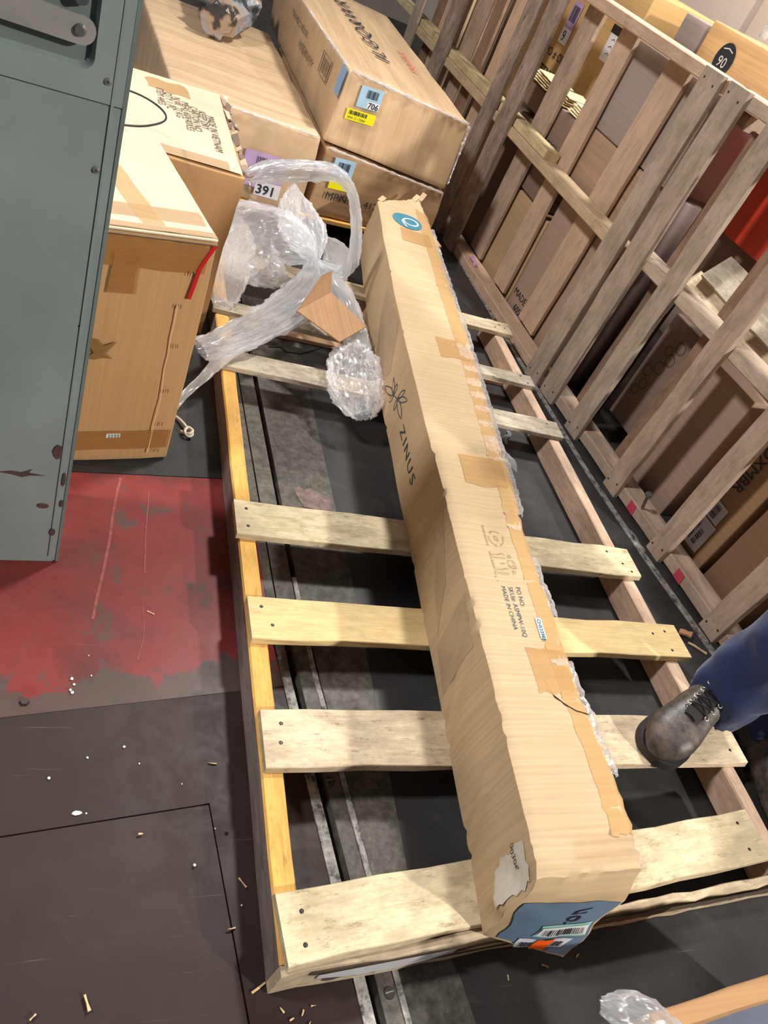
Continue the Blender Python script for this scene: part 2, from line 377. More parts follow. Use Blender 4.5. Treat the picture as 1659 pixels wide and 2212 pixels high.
plate(gpts(-.9, .95, -.022, 8) + gpts(.95, -.9, .0, 8), steel_floor('edge'), .001); plate(gpts(.951, 3.2, -.0235, 8) + gpts(3.2, .951, .0, 8), steel_floor('granular'), .0005)            # pale worn lip left of the slot
plate(gpts(-.9, 1.1, .019, 8) + gpts(1.1, 3.2, .004, 6) + gpts(3.2, -.9, .052, 12), steel_floor('granular'), .001)
plate(gpts(-.9, 1.25, .054, 8) + gpts(1.25, -.9, .066, 8), steel_floor('edge'), .002)            # pale weld bead
plate(gpts(-.9, 3.2, .068, 12) + [(.75, 3.2), (.76, 1.2), (.74, .5), (.80, .32), (.95, -.9)], steel_floor('granular'), -.0004)  # lighter up to its right edge, where the long carton's shadow is painted as darker plate
plate([(.95, -4), (7, -4), (7, 9), (.3, 9), (.3, 3.21), (.75, 3.21), (.76, 1.2), (.74, .5), (.80, .32), (.95, -.9)], steel_floor('dark'), 0)
tr = poly_prism('trim_1', [(1.735, 3.72), (1.75, 3.72), (1.82, 2.35), (1.845, 1.9), (1.895, 1.5), (1.96, 1.09), (2.0, .6), (1.98, .6), (1.935, 1.09), (1.87, 1.5), (1.825, 1.9), (1.80, 2.35)], 0, .004, steel_floor('edge'))
tag(tr, kind='structure')
wr = poly_prism('wall_right', [(5.2, -5), (5.3, -5), (5.3, 9), (5.2, 9)], -.1, 4.6, plain((232, 216, 198), .85, var=.06, nscale=3.0)); tag(wr, kind='structure')
wb = poly_prism('wall_back', [(-6, 8.9), (7, 8.9), (7, 9), (-6, 9)], -.1, 4.2, plain((150, 142, 134), .85, var=.06, nscale=3.0)); tag(wb, kind='structure')
for (x, y, r_) in ((.605, .70, .011), (.653, .303, .011)):
    b = disc('floor_screw', (x, y, .001), (0, 0, 1), r_, .002, plain((92, 88, 82), .4, .7), floor, 14, .85)
    solid_quad('screw_slot', [(x - .008, y - .001, .0032), (x + .008, y + .0015, .0032), (x + .008, y + .003, .0032), (x - .008, y + .001, .0032)], plain((190, 190, 186), .3, .6), b, .0004)
disc('floor_bolt', (.004, .872, .001), (0, 0, 1), .0095, .006, plain((74, 66, 62), .5, .5), floor, 6, .8)
disc('floor_bolt', (.530, 1.003, 0), (0, 0, 1), .006, .005, plain((170, 170, 170), .3, .8), floor, 12, .6)
disc('floor_hole', (.381, .60, .0003), (0, 0, 1), .004, .0004, plain((8, 8, 8), .9), floor, 10, .9)
tube('floor_scratch', [(.635, 2.297, .0006), (.68, 2.31, .0006), (.70, 2.29, .0006), (.755, 2.296, .0006), (.80, 2.33, .0006), (.896, 2.405, .0006)], .0022, plain((22, 20, 20), .9), floor, 4)
for k, pts in enumerate(([(.163, 1.535), (.150, 1.42), (.143, 1.30), (.128, 1.17), (.118, 1.08)], [(.235, 1.50), (.228, 1.36), (.226, 1.22)], [(.222, 1.13), (.226, 1.05), (.214, .98)])):
    V, F = stroke(spline(pts, 5), (.0065, .003, .002)[k], None, None, lambda u, v: (u + .0015 * nz(v * 60, 1, 2), v, .0016)); mobj('scratch', V, F, plain((146, 74, 68), .6, var=.3, nscale=90.0), floor)
# ragged rust patch on the floor inside the pallet
rv = [(.640, 1.575), (.655, 1.60), (.668, 1.585), (.69, 1.598), (.72, 1.578), (.748, 1.56), (.745, 1.512), (.70, 1.508), (.66, 1.515), (.648, 1.545)]
poly_prism('rust_patch', rv, .0001, .0016, plain((126, 108, 104), .8, var=.35, nscale=60.0), floor)

# ------------------------------------------------------------------ the pallet lying on the floor
W_CREAM = wood((228, 212, 176), (190, 168, 126), .5, stainc=(120, 105, 80)); W_CREAM2 = wood((226, 208, 176), (190, 162, 130), .5, stainc=(110, 90, 75)); W_PINE = wood((232, 206, 152), (200, 158, 98), .12)
W_GREY = wood((176, 162, 148), (120, 106, 98), .5); W_GREY2 = wood((196, 184, 164), (120, 112, 100), .55)
W_YEL = wood((226, 178, 98), (200, 148, 78), .35, stainc=(150, 110, 60)); W_OUT = wood((140, 126, 120), (96, 84, 80), .5); W_TAN = wood((206, 172, 138), (158, 118, 92), .2); W_PINK = wood((214, 184, 160), (160, 122, 98), .3)
pal = empty('floor_pallet', (1.05, .33, 0), 'large wooden pallet lying flat on the floor under the long carton', 'pallet')
board('stringer', (.4525, .345, .046), (.4525, 2.76, .046), .045, .088, W_YEL, pal, nseg=14, side=[W_YEL, W_OUT])
board('stringer', (1.07, .37, .046), (1.07, 2.74, .046), .038, .088, W_TAN, pal, nseg=8)
board('stringer', (1.645, .42, .046), (1.645, 2.74, .046), .042, .088, W_PINK, pal, nseg=14, jit=.002)
hd = board('header_board', (.432, .338, .044), (1.69, .405, .044), .024, .084, W_CREAM2, pal, nseg=26, jit=.002, chips=.006)
mwhite = plain((208, 208, 212), .5, var=.06); V = []; F = []
a0, a1 = Vector((.432, .338, 0)), Vector((1.69, .405, 0)); dr = (a1 - a0).normalized(); nn = Vector((dr.y, -dr.x, 0))
fr_ = lambda s, z: tuple(a0 + dr * s + nn * .0150 + Vector((0, 0, z)))
patch('white_wrap_remnant', lambda u, v: tuple(Vector(fr_(u, .085 - v * (.016 + .034 * math.sin(min(1, max(0, (u - .06) / .27)) * 3.0) + .006 * nz(u * 30, 2, 1)))) + nn * .002), .065, .33, 0, 1, 16, 3, mwhite, pal, rag=.004)
patch('dark_rot', lambda u, v: tuple(Vector(fr_(u, .058 - v * (.014 + .018 * abs(nz(u * 25, 5, 1))))) + nn * .0015), .08, .47, 0, 1, 30, 2, wood((96, 84, 76), (40, 34, 32), .8), pal, rag=.004)
patch('dark_rot', lambda u, v: tuple(Vector(fr_(u, .085 - v * (.030 + .018 * abs(nz(u * 28, 8, 1))))) + nn * .0015), .62, 1.2, 0, 1, 36, 2, wood((110, 96, 84), (44, 38, 36), .8), pal, rag=.004)
board('bottom_slat', (.45, 2.42, .009), (1.62, 2.42, .009), .10, .016, W_TAN, pal)
# (left centre y, right centre y, width, xl, xr, material, thickness)
SL = [(.392, .497, .118, .434, 1.61, W_CREAM, .018, [(.04, .022), (.035, -.03), (-.05, .03), (-.06, -.03)]),
      (.7405, .737, .132, .436, 1.70, W_CREAM2, .018, [(.04, .03), (.035, -.012), (-.05, .03), (-.04, -.03)]),
      (1.032, 1.048, .118, .434, 1.706, W_PINE, .018, [(.03, .03), (.05, -.02), (-.05, .03), (-.10, .02), (-.06, -.035)]),
      (1.340, 1.341, .121, .424, 1.684, W_CREAM, .018, [(.03, .03), (.03, -.03), (-.09, .035), (-.05, -.01), (-.03, -.04)]),
      (2.025, 1.985, .098, .426, 1.68, W_GREY2, .016, [(.02, .02), (-.05, .02)]),
      (2.33, 2.278, .075, .42, 1.676, W_GREY2, .016, [(-.05, .02), (-.03, -.02)]),
      (2.68, 2.652, .092, .42, 1.708, W_CREAM2, .018, [(-.05, .02), (-.08, -.01), (-.03, .0)])]
for i, (yl, yr, wd, xl, xr, m, th, nl) in enumerate(SL):
    sd = [W_YEL, W_OUT] if i in (2, 4) else None
    board('slat', (xl, yl, .0905 + th / 2), (xr, yr, .0905 + th / 2), wd, th, m, pal, nseg=12, jit=.0022, nails=[(a, b) for a, b in nl], chips=.004)

# ------------------------------------------------------------------ upright pallets along the wall (frame: s along, d depth, z up)
def frame(P0, dr_):
    d = Vector((dr_[0], dr_[1], 0)).normalized(); n_ = Vector((d.y, -d.x, 0)); p = Vector((P0[0], P0[1], 0))
    return (lambda s, dd, z: p + d * s + n_ * dd + Vector((0, 0, z))), d, n_
F1, D1, N1 = frame((1.81, 2.40), (-.075, 1)); F2, D2, N2 = frame((1.97, 1.10), (-.11, 1))
WP1 = wood((214, 184, 158), (180, 146, 122), .2); WP1b = wood((212, 186, 152), (170, 140, 110), .25); WP2 = wood((190, 172, 154), (150, 132, 116), .3)
WP3 = wood((196, 172, 152), (156, 132, 114), .3); WG = wood((176, 158, 146), (112, 96, 90), .6); WDK = wood((160, 130, 108), (104, 80, 64), .4)
WEND = wood((206, 186, 166), (150, 128, 110), .3)
def vboard(par, Fr, N, s, d, z0, z1, wd, th, m, lean=0.0, nails=True, **k):
    nl = [(.03, .3 * wd), (.045, -.25 * wd), (-.03, .3 * wd), (-.04, -.25 * wd)] if nails else None
    return board('slat', Fr(s, d, z0), Fr(s + lean, d, z1), wd, th, m, par, up=-N, nseg=10, jit=.0028, nails=nl, **k)
def rail(par, Fr, D, s0, s1, z, m, th=.045, dp=.09, d0=.018, name='stringer'):
    return board(name, Fr(s0, d0 + dp / 2, z), Fr(s1, d0 + dp / 2, z), dp, th, m, par, nseg=10, jit=.002)
p1 = empty('upright_pallet', F1(0, 0, 0), 'pinkish upright pallet on edge behind the far end of the long carton', 'pallet')
rail(p1, F1, D1, .03, 1.30, .024, WP1); rail(p1, F1, D1, .04, 1.30, .625, WP1b); rail(p1, F1, D1, .03, 1.30, 1.225, WP1)
vboard(p1, F1, N1, .085, .009, .0, 1.25, .11, .018, WP2, nails=True); vboard(p1, F1, N1, 1.21, .009, .0, 1.25, .13, .018, WG)
for (s, wd, m, ln) in ((.435, .15, WP1, -.04), (.775, .125, WP1, -.0), (1.10, .14, WP3, -.03)): vboard(p1, F1, N1, s, .118, .05, 1.235, wd, .018, m, ln, nails=False)
p2 = empty('upright_pallet', F2(0, 0, 0), 'grey-tan upright pallet on edge nearest the blue trouser legs', 'pallet')
rail(p2, F2, D2, -.05, 1.32, .03, WP3); rail(p2, F2, D2, -.05, 1.32, .655, WEND); rail(p2, F2, D2, -.05, 1.32, 1.225, WEND)
for (s, wd, m) in ((1.272, .112, WP2), (1.045, .095, WP2), (.725, .088, WP3), (.405, .085, WP3), (.07, .085, WP3)): vboard(p2, F2, N2, s, .009, .0 if s < 1.2 else .0, 1.25, wd, .018, m, chips=.006)
for (s, wd, m) in ((1.17, .10, WDK), (.86, .06, WDK)): vboard(p2, F2, N2, s, .118, .05, 1.16, wd, .018, m, nails=False)
board('end_block', F2(1.225, .11, 1.17), F2(1.335, .11, 1.17), .09, .045, WEND, p2)
for s in (.60, .28): # red paint on the bottom stringer
    b_ = F2(s, .0172, .03); solid_quad('red_paint_mark', [F2(s - .02, .0165, .01), F2(s + .02, .0165, .012), F2(s + .022, .0165, .05), F2(s - .015, .0165, .048)], plain((196, 70, 90), .7), p2, .0006, -N2)
p0 = empty('upright_pallet', F1(1.33, 0, 0), 'farthest upright pallet on edge, beside the carton with the blue 706 label', 'pallet')
rail(p0, F1, D1, 1.31, 2.75, .024, WDK); rail(p0, F1, D1, 1.31, 2.75, .625, WP1b); rail(p0, F1, D1, 1.31, 2.75, 1.225, WP1)
vboard(p0, F1, N1, 1.40, .009, .0, 1.25, .12, .018, WG); vboard(p0, F1, N1, 2.16, .009, 0, 1.25, .16, .018, WG); vboard(p0, F1, N1, 2.66, .009, 0, 1.25, .12, .018, WP2)
for i, s in enumerate((1.52, 1.70, 1.90, 2.08, 2.28, 2.46, 2.62)): vboard(p0, F1, N1, s, .118, .05, 1.25, .11 + .03 * (i % 2), .018, (WP1b, WP1, WDK, WP3)[i % 4], .02 * ((i % 3) - 1), nails=False)
pz = empty('upright_pallet', F1(2.02, .2, 0), 'rear upright pallet of dark and pale slats standing against the farthest one', 'pallet')
for i in range(7): vboard(pz, F1, N1, 2.02 + i * .16, .27, 0, 1.35, .10, .02, (WP1, WP1b, WDK, WP3)[(i * 3) % 4], .03 * ((i % 3) - 1), nails=False)
rail(pz, F1, D1, 1.97, 3.05, .2, WDK, d0=.165, dp=.09); rail(pz, F1, D1, 1.97, 3.05, 1.1, WDK, d0=.165, dp=.09)
W_LUM = wood((226, 206, 160), (190, 164, 116), .3)
lm = board('lumber_piece', F1(.80, .063, .667), F1(2.35, .063, .667), .075, .038, W_LUM, nseg=14); tag(lm, 'pale squared timber lying on the middle rail, its cut end in view', 'timber')
lm2 = board('lumber_piece', F1(2.38, .063, .667), F1(3.3, .063, .667), .08, .038, W_LUM, nseg=8); tag(lm2, 'pale squared timber on the middle rail at the top edge, beyond the farther grey slat', 'timber')
# big timber behind the near pallet
bt = empty('timber_panel', F2(.6, .2, .62), 'wide weathered timber panel wedged behind the middle rail of the near upright pallet', 'timber')
for i, z in enumerate((.685, .775)):
    board('plank', F2(1.13 - .04 * i, .16 + .04 * i, z - .02), F2(.25, .16 + .04 * i, z - .06), .115, .025, (W_CREAM2, W_GREY2)[i], bt, up=tuple(-N2 * .8 + Vector((0, 0, .6))), nseg=10)

# ------------------------------------------------------------------ cartons behind the upright pallets
def fbox(Fr, s0, s1, d0, d1, z0, z1, mat, label, n=5, cat='carton', seed=0, rnd=.006, dent=.004, name='carton', group=None):
    # viewer side is d0; order front-left.. seen from the pallet side
    c8 = [Fr(s1, d0, z0), Fr(s0, d0, z0), Fr(s0, d1, z0), Fr(s1, d1, z0), Fr(s1, d0, z1), Fr(s0, d0, z1), Fr(s0, d1, z1), Fr(s1, d1, z1)]
    return carton(name, c8, mat, label, cat, group, n=n, rnd=rnd, dent=dent, seed=seed)[0]
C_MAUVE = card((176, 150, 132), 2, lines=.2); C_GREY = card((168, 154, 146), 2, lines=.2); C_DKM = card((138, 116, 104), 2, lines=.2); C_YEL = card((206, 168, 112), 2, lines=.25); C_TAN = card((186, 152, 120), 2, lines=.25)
bA = fbox(F1, .20, .69, .14, .6, 0, .60, C_MAUVE, 'mauve-brown carton printed MADE IN behind the pinkish upright pallet')
f_ = planefn(F1(.655, .1385, .0), -D1, (0, 0, 1)); f_ = planefn(F1(.70, .138, 0), -D1, (0, 0, 1), -.0005)
text('MADE IN', .047, INK(), bA, planefn(F1(.675, .1365, .085), -D1, (0, 0, 1), 0)); text('605', .047, INK(), bA, planefn(F1(.62, .1365, .03), -D1, (0, 0, 1), 0))
solid_quad('red_tape', [F1(.30 + .1, .136, .47), F1(.335 + .1, .136, .47), F1(.335 + .1, .136, .54), F1(.30 + .1, .136, .54)], plain((176, 30, 60), .6), bA, .001, -N1)
fbox(F1, .70, 1.12, .14, .6, 0, .43, card((190, 162, 126), 2), 'low light-tan carton standing left of the MADE IN carton')
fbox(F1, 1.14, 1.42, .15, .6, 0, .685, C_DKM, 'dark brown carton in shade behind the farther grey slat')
bD = fbox(F1, .20, .74, .14, .9, .605, .845, card((176, 146, 120), 2, 1.0), 'film-wrapped carton stacked on the MADE IN carton')
bE = fbox(F1, .14, .78, .14, .9, .85, 1.19, C_GREY, 'smooth grey carton topmost behind the pinkish upright pallet')
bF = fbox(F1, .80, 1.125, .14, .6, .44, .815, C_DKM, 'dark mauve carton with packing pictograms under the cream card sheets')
fm = planefn(F1(1.0, .1365, .62), -D1, (0, 0, 1), 0)
marks([[(x, 0), (x, .06), (x + .04, .06), (x + .04, 0), (x, 0)] for x in (0, .05)] + [[(.01, .03), (.03, .03)], [(.02, .01), (.02, .05)], [(.06, .02), (.08, .05)]], .004, INK(), bF, fm, 'pictogram')
for i, (s0, s1) in enumerate(((.83, .98), (1.02, 1.16), (1.22, 1.40))):
    st = empty('card_sheets', F1((s0 + s1) / 2, .25, .84), ('cream card sheets fanned on the dark mauve carton, nearest of three bundles', 'cream card sheets fanned behind the pallet, middle one of three bundles', 'cream card sheets fanned behind the pallet, farthest of three bundles')[i], 'card sheets', 'cream card sheets')
    for k in range(5):
        z = .822 + .009 * k; board('sheet', F1(s0 + .01 * (k % 2), .205 + .004 * k, z), F1(s1 - .012 * (k % 3), .205 + .006 * k, z + .006), .13, .004, plain((232, 214, 172), .8, var=.08), st, nseg=6, jit=.003)
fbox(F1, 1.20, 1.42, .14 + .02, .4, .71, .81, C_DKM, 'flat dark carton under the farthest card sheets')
bG = fbox(F1, 1.18, 1.92, .42, .9, .70, 1.32, C_YEL, 'yellowish carton printed ITEM NO with a purple label')
fg = planefn(F1(1.86, .416, .76), -D1, (0, 0, 1), 0)
text('PO # ORI-43', .055, INK(), bG, lambda u, v: fg(u + .02, v + .115)); text('ITEM NO', .085, INK(), bG, lambda u, v: fg(u + .02, v + .01), sx=.8)
pl_ = label_card('purple_label', fg, .09, .22, .18, .38, plain((188, 160, 200), .6), bG); label_card('number_label', lambda u, v: tuple(Vector(fg(u, v)) - N1 * .001), .09, .19, .18, .26, plain((235, 235, 238), .6), bG)
text('9', .07, INK(), bG, lambda u, v: tuple(Vector(fg(u + .11, v + .20)) - N1 * .002)); barcode(lambda u, v: tuple(Vector(fg(u, v)) - N1 * .001), .10, .29, .17, .36, INK(), bG, 8)
bH = fbox(F1, .80, 1.16, .62, .9, .60, 1.03, C_YEL, 'yellowish carton with a white handwritten slip and black tape', seed=4)
fh = planefn(F1(1.10, .416, .86), -D1, (0, 0, 1), 0)
fh = planefn(F1(1.30, .412, 1.0), -D1, (0, 0, 1), 0)
label_card('white_slip', fh, -.05, .0, .10, .13, plain((236, 236, 240), .6), bG); label_card('black_tape', lambda u, v: tuple(Vector(fh(u, v)) - N1 * .001), -.06, .115, .09, .15, plain((30, 28, 30), .4), bG)
marks([[(x, y), (x + .02, y + .008), (x + .03, y)] for x in (-.02, .02) for y in (.03, .06, .09)], .004, GREYINK(), bG, lambda u, v: tuple(Vector(fh(u, v)) - N1 * .0015), 'handwriting')
fbox(F1, 2.0, 2.9, .42, .9, 0, 1.05, C_MAUVE, 'tall mauve carton behind the rear upright pallet')
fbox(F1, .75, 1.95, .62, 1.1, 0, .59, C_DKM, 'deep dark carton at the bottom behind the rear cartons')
# behind the near pallet
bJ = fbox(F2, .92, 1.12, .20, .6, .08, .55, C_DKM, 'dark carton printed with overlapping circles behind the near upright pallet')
fj = planefn(F2(1.10, .196, .30), -D2, (0, 0, 1), 0)
def circ(cx, cy, r, n=18): return [(cx + r * math.cos(6.2832 * i / n), cy + r * math.sin(6.2832 * i / n)) for i in range(n + 1)]
marks([circ(x, y, r) for x, y, r in ((.03, .02, .022), (.05, -.03, .02), (.07, .06, .024), (.09, .11, .022), (.06, .13, .018), (.10, .17, .022), (.03, -.07, .018))] + [[(.07, .085), (.08, .085)]], .002, INK(), bJ, fj, 'circle_print')
for i, (s, r_, z1) in enumerate(((1.245, .055, .60), (1.40, .05, .85))):
    m_ = plain((126, 108, 104), .45, var=.1); V, Fc = tube_mesh([F2(s, .22, 0), F2(s, .22, z1 * .5), F2(s - .005, .22, z1)], r_, 16)
    o = mobj('rolled_sheet', V, Fc, m_, smooth=True); tag(o, ('dark shiny rolled sheet standing behind the paired grey slats, shorter one', 'dark shiny rolled sheet standing behind the paired grey slats, taller one')[i], 'roll')
bK = fbox(F2, .60, .88, .18, .6, .0, .54, card((172, 146, 128), 2), 'plain tan carton behind the third slat of the near upright pallet')
bL = fbox(F2, .31, .465, .13, .5, .02, .62, card((160, 128, 96), 2), 'narrow carton printed 80TDXMBR with two white barcode labels')
f8 = planefn(F2(.405, .126, .60), (0, 0, -1), -D2, 0)
text('-80TDXMBR', .055, INK(), bL, lambda u, v: tuple(F2(.425, .1255, .61) + Vector((0, 0, -1)) * u - D2 * v), sx=1.0)
fl_ = lambda u, v: tuple(F2(.45, .1255, .02) - D2 * u + Vector((0, 0, v)))
label_card('white_label', fl_, .0, .04, .09, .16, plain((214, 212, 220), .6), bL); label_card('white_label', fl_, .02, .165, .08, .235, plain((210, 208, 218), .6), bL)
fl2 = lambda u, v: tuple(Vector(fl_(v, u)) - N2 * .001)
barcode(fl2, .06, .010, .14, .035, INK(), bL, 10, 5); barcode(fl2, .06, .045, .12, .065, INK(), bL, 8, 6); barcode(fl2, .175, .03, .225, .055, INK(), bL, 9, 7)
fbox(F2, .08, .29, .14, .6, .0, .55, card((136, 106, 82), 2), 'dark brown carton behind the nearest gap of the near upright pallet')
fbox(F2, -.66, -.06, .06, .6, .0, .42, card((190, 176, 164), 2, lines=.15), 'pale grey-tan carton beyond the near pallet, beside the blue trousers')
rd = fbox(F2, .90, 1.32, .24, .50, .84, 1.27, plain((196, 62, 40), .45, var=.08), 'orange-red carton standing on the timber panel behind the near upright pallet', n=4)
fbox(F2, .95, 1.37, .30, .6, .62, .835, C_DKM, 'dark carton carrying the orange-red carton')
fbox(F2, .30, .95, .62, 1.1, .81, 1.2, card((176, 158, 146), 2), 'dull tan carton at the right edge behind the top rail')
fbox(F2, 1.3, 2.75, 1.25, 1.8, 0, 1.75, card((214, 196, 180), 2, lines=.1, blot=.05), 'big pale beige carton in the background, right of the two', n=6)
fbox(F2, 2.80, 4.6, 1.25, 1.8, 0, 1.95, card((204, 188, 176), 2, lines=.1, blot=.05), 'big pale beige carton in the background, left of the two', n=6)
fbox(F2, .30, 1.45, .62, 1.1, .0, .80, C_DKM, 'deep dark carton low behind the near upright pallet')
b9 = fbox(F2, 1.55, 2.12, .50, .9, 1.210, 1.345, card((220, 176, 120), 2, .8), 'bright tan film-wrapped carton with an oval 90 badge above the top rail')
fbox(F2, 2.14, 2.30, .50, .9, 1.210, 1.32, C_GREY, 'grey narrow carton left of the oval-badge carton')
f9 = planefn(F2(1.95, .4955, 1.245), -D2, (0, 0, 1), 0)
V = [f9(.055 * math.cos(6.2832 * i / 28), .062 * math.sin(6.2832 * i / 28)) for i in range(28)]; mobj('oval_badge', V, [tuple(range(28))], plain((46, 48, 54), .4), b9)
f9b = lambda u, v: tuple(Vector(f9(u, v)) - N2 * .0015)
text('90', .055, plain((226, 220, 210), .5), b9, lambda u, v: f9b(u - .028, v - .026)); text('DAY', .020, plain((226, 220, 210), .5), b9, lambda u, v: f9b(u - .02, v - .048)); marks([[(-.03, .035), (0, .042), (.03, .034)]], .004, plain((226, 220, 210), .5), b9, f9b)
wp_ = [F1(1.02, .05, .052), F1(.99, .045, .062), F1(.96, .05, .056), F1(.93, .04, .052)]
o = tube('candy_wrapper', wp_, [.004, .010, .007, .012], plain((226, 170, 206), .3, var=.3, nscale=60.0), None, 7); tag(o, 'small pink and white wrapper lying on the bottom rail of the pinkish upright pallet', 'wrapper')
# bolt stuck in the near pallet
bo = tube('steel_bolt', [F2(.575, .03, .06), F2(.565, -.005, .13)], .006, plain((150, 152, 156), .3, .9), None, 10); tag(bo, 'steel bolt sticking out over the bottom stringer of the near upright pallet', 'bolt')
disc('bolt_head', F2(.565, -.005, .13), (F2(.565, -.005, .13) - F2(.575, .03, .06)), .013, .006, plain((160, 162, 166), .3, .9), bo, 10, .9)
strap_m = film(.8, .95, uv=False)
tp = tube('film_strap', [F2(1.80, .47, 1.37 + .0), F2(1.78, .46, 1.43), F2(1.77, .45, 1.50)], .018, strap_m, None, 6); tag(tp, 'twisted white film strap rising from the oval-badge carton', 'strap')

# ------------------------------------------------------------------ the long carton
YT = [(.33, .803, 1.040), (.53, .821, 1.049), (.74, .842, 1.053), (.92, .857, 1.071), (1.16, .878, 1.091), (1.39, .897, 1.125), (1.55, .910, 1.145), (1.95, .945, 1.199), (2.32, .985, 1.236), (2.71, 1.035, 1.277), (3.03, 1.078, 1.312), (3.3, 1.11, 1.33)]
def xlr(y):
    for (a, b) in zip(YT, YT[1:]):
        if y <= b[0]:
            t = max(0, (y - a[0]) / (b[0] - a[0])); return a[1] + (b[1] - a[1]) * t, a[2] + (b[2] - a[2]) * t
    return YT[-1][1:]
ZB, ZT = .1087, .330
def sm(x): x = min(1, max(0, x)); return x * x * (3 - 2 * x)
def near(a, h): return (.350 - .052 * a) * (1 - h) + (.357 + .004 * a) * h + .012 * sm((h - .82) / .18) + .003 * nz(a * 6, h * 6, 2)
def far(a, h): return 3.03 + .16 * a + .012 * nz(a * 9, h * 5, 6)
CR = [(2.42, .02, .004, .010), (2.02, -.02, .003, .008), (1.80, .03, .002, .008), (1.66, .02, .0022, .008), (1.47, .05, .005, .011), (1.24, .06, .004, .010), (1.20, -.03, .003, .009), (1.02, .03, .004, .009), (.945, .03, .0008, .014), (.83, .02, .003, .01), (.71, .03, .004, .010), (.63, .0, .002, .02), (.478, .0, .0025, .007), (.432, .01, .005, .006), (.408, .006, .006, .005), (.386, .004, .005, .004)]
def top(a, y, off=0.0):
    xl, xr = xlr(y); z = ZT
    for (yc, sl, dp, wd) in CR: z -= 1.5 * dp * math.exp(-((y - yc - sl * (a - .5) * .3) / wd) ** 2) * (.6 + .6 * a)
    z -= .004 * nz(a * 3, y * 4, 1) + .018 * sm((.400 - y) / .045)
    z -= .008 * sm((a - .93) / .07) + .004 * sm((.05 - a) / .05) + .004 * sm((a - .9) / .1) * nz(y * 30, 1, 1)
    return Vector((xl + (xr - xl) * a, y, z + off))
def side(a, h, y, off=0.0):
    xl, xr = xlr(y); z0 = top(a, y).z; z = ZB + (z0 - ZB) * h
    bulge = .006 * math.sin(math.pi * h) * (1 + .5 * nz(y * 2, 3, 4))
    d = .004 * nz(y * 5, h * 2, 9)
    for (yc, sl) in ((2.3, .25), (1.92, .22), (1.33, .20), (1.18, .22), (.86, .16), (.80, .16), (.60, .13), (.555, .13)): d -= .0055 * math.exp(-((y - yc - sl * (h - .5)) / .008) ** 2)
    cr = .010 * sm((.46 - y) / .1) * math.sin(h * 9 + y * 60) * math.sin(math.pi * h)
    sgn = -1 if a < .5 else 1
    if a > .5: xr -= .080 * (1 - h) * sm((.62 - y) / .3)
    return Vector(((xl if a < .5 else xr) + sgn * (bulge + d + cr + off - .003), y, z))
NA, NH, NY = 16, 10, 230
def ring(t):
    out = []
    for i in range(NH): h = i / NH; y = near(0, h) * (1 - t) + far(0, h) * t; out.append(side(0, h, y))
    for i in range(NA): a = i / NA; y = near(a, 1) * (1 - t) + far(a, 1) * t; p = top(a, y); out.append(p if i else side(0, 1, y))
    for i in range(NH): h = 1 - i / NH; y = near(1, h) * (1 - t) + far(1, h) * t; out.append(side(1, h, y))
    for i in range(NA): a = 1 - i / NA; y = near(a, 0) * (1 - t) + far(a, 0) * t; q = xlr(y); out.append(Vector((q[0] + (q[1] - .080 * sm((.62 - y) / .3) - q[0]) * a, y, ZB)))
    return out
V, F = [], []; K = 2 * (NA + NH)
for j in range(NY + 1):
    t = j / NY; t = t if j > 60 else (j / 60) * (60 / NY) ; V += ring(t)
for j in range(NY):
    for k in range(K): F.append((j * K + k, j * K + (k + 1) % K, (j + 1) * K + (k + 1) % K, (j + 1) * K + k))
def cap(a, h, endf, t, off=0.0):
    y = endf(a, h); xl, xr = xlr(y); L = side(0, h, endf(0, h)); R_ = side(1, h, endf(1, h)); zt = top(a, endf(a, 1)).z
    return Vector((L.x + (R_.x - L.x) * a, y - off, ZB + (zt - ZB) * h))
for (endf, t) in ((near, 0), (far, 1)):
    b0 = len(V)
    for i in range(NA + 1):
        for k in range(NH + 1): V.append(cap(i / NA, k / NH, endf, t))
    for i in range(NA):
        for k in range(NH): q = b0 + i * (NH + 1) + k; F.append((q, q + 1, q + NH + 2, q + NH + 1))
CB = card((200, 174, 138), 1, lines=.42, blot=.3)
mz = mobj('long_carton', V, F, CB, smooth=True)
bm = bmesh.new(); bm.from_mesh(mz.data); bmesh.ops.remove_doubles(bm, verts=bm.verts, dist=.0015); bmesh.ops.recalc_face_normals(bm, faces=bm.faces); bm.to_mesh(mz.data); bm.free()
mz.data.set_sharp_from_angle(angle=math.radians(50))
tag(mz, 'long narrow cardboard carton with tape and leaf emblem lying across the floor pallet', 'carton')
tp_ = lambda a, y: tuple(top(a, y, .0012)); tp2 = lambda a, y: tuple(top(a, y, .002))
TAPE = tape((206, 164, 108), .6); TAPE2 = tape((198, 168, 130), .6)
patch('edge_tape', lambda u, v: tp_(v, u), .43, 3.05, .76, 1.0, 160, 5, tape((214, 174, 120), .7, .2), mz, rag=.02)
patch('edge_tape', lambda u, v: tuple(side(1, 1 - v, u, .0012)), .43, 3.05, 0, .3, 120, 2, TAPE, mz, rag=.02)
for (u0, u1, a0_, a1_) in ((2.715, 2.83, .35, .98), (1.93, 2.04, .47, .98), (1.335, 1.455, .34, 1.0), (.72, .83, .50, 1.0)):
    patch('cross_tape', lambda u, v: tp2(v, u), u0, u1, a0_, a1_, 10, 6, TAPE, mz, rag=.01)
sl_ = lambda y, h: tuple(side(0, h, y, .0016))
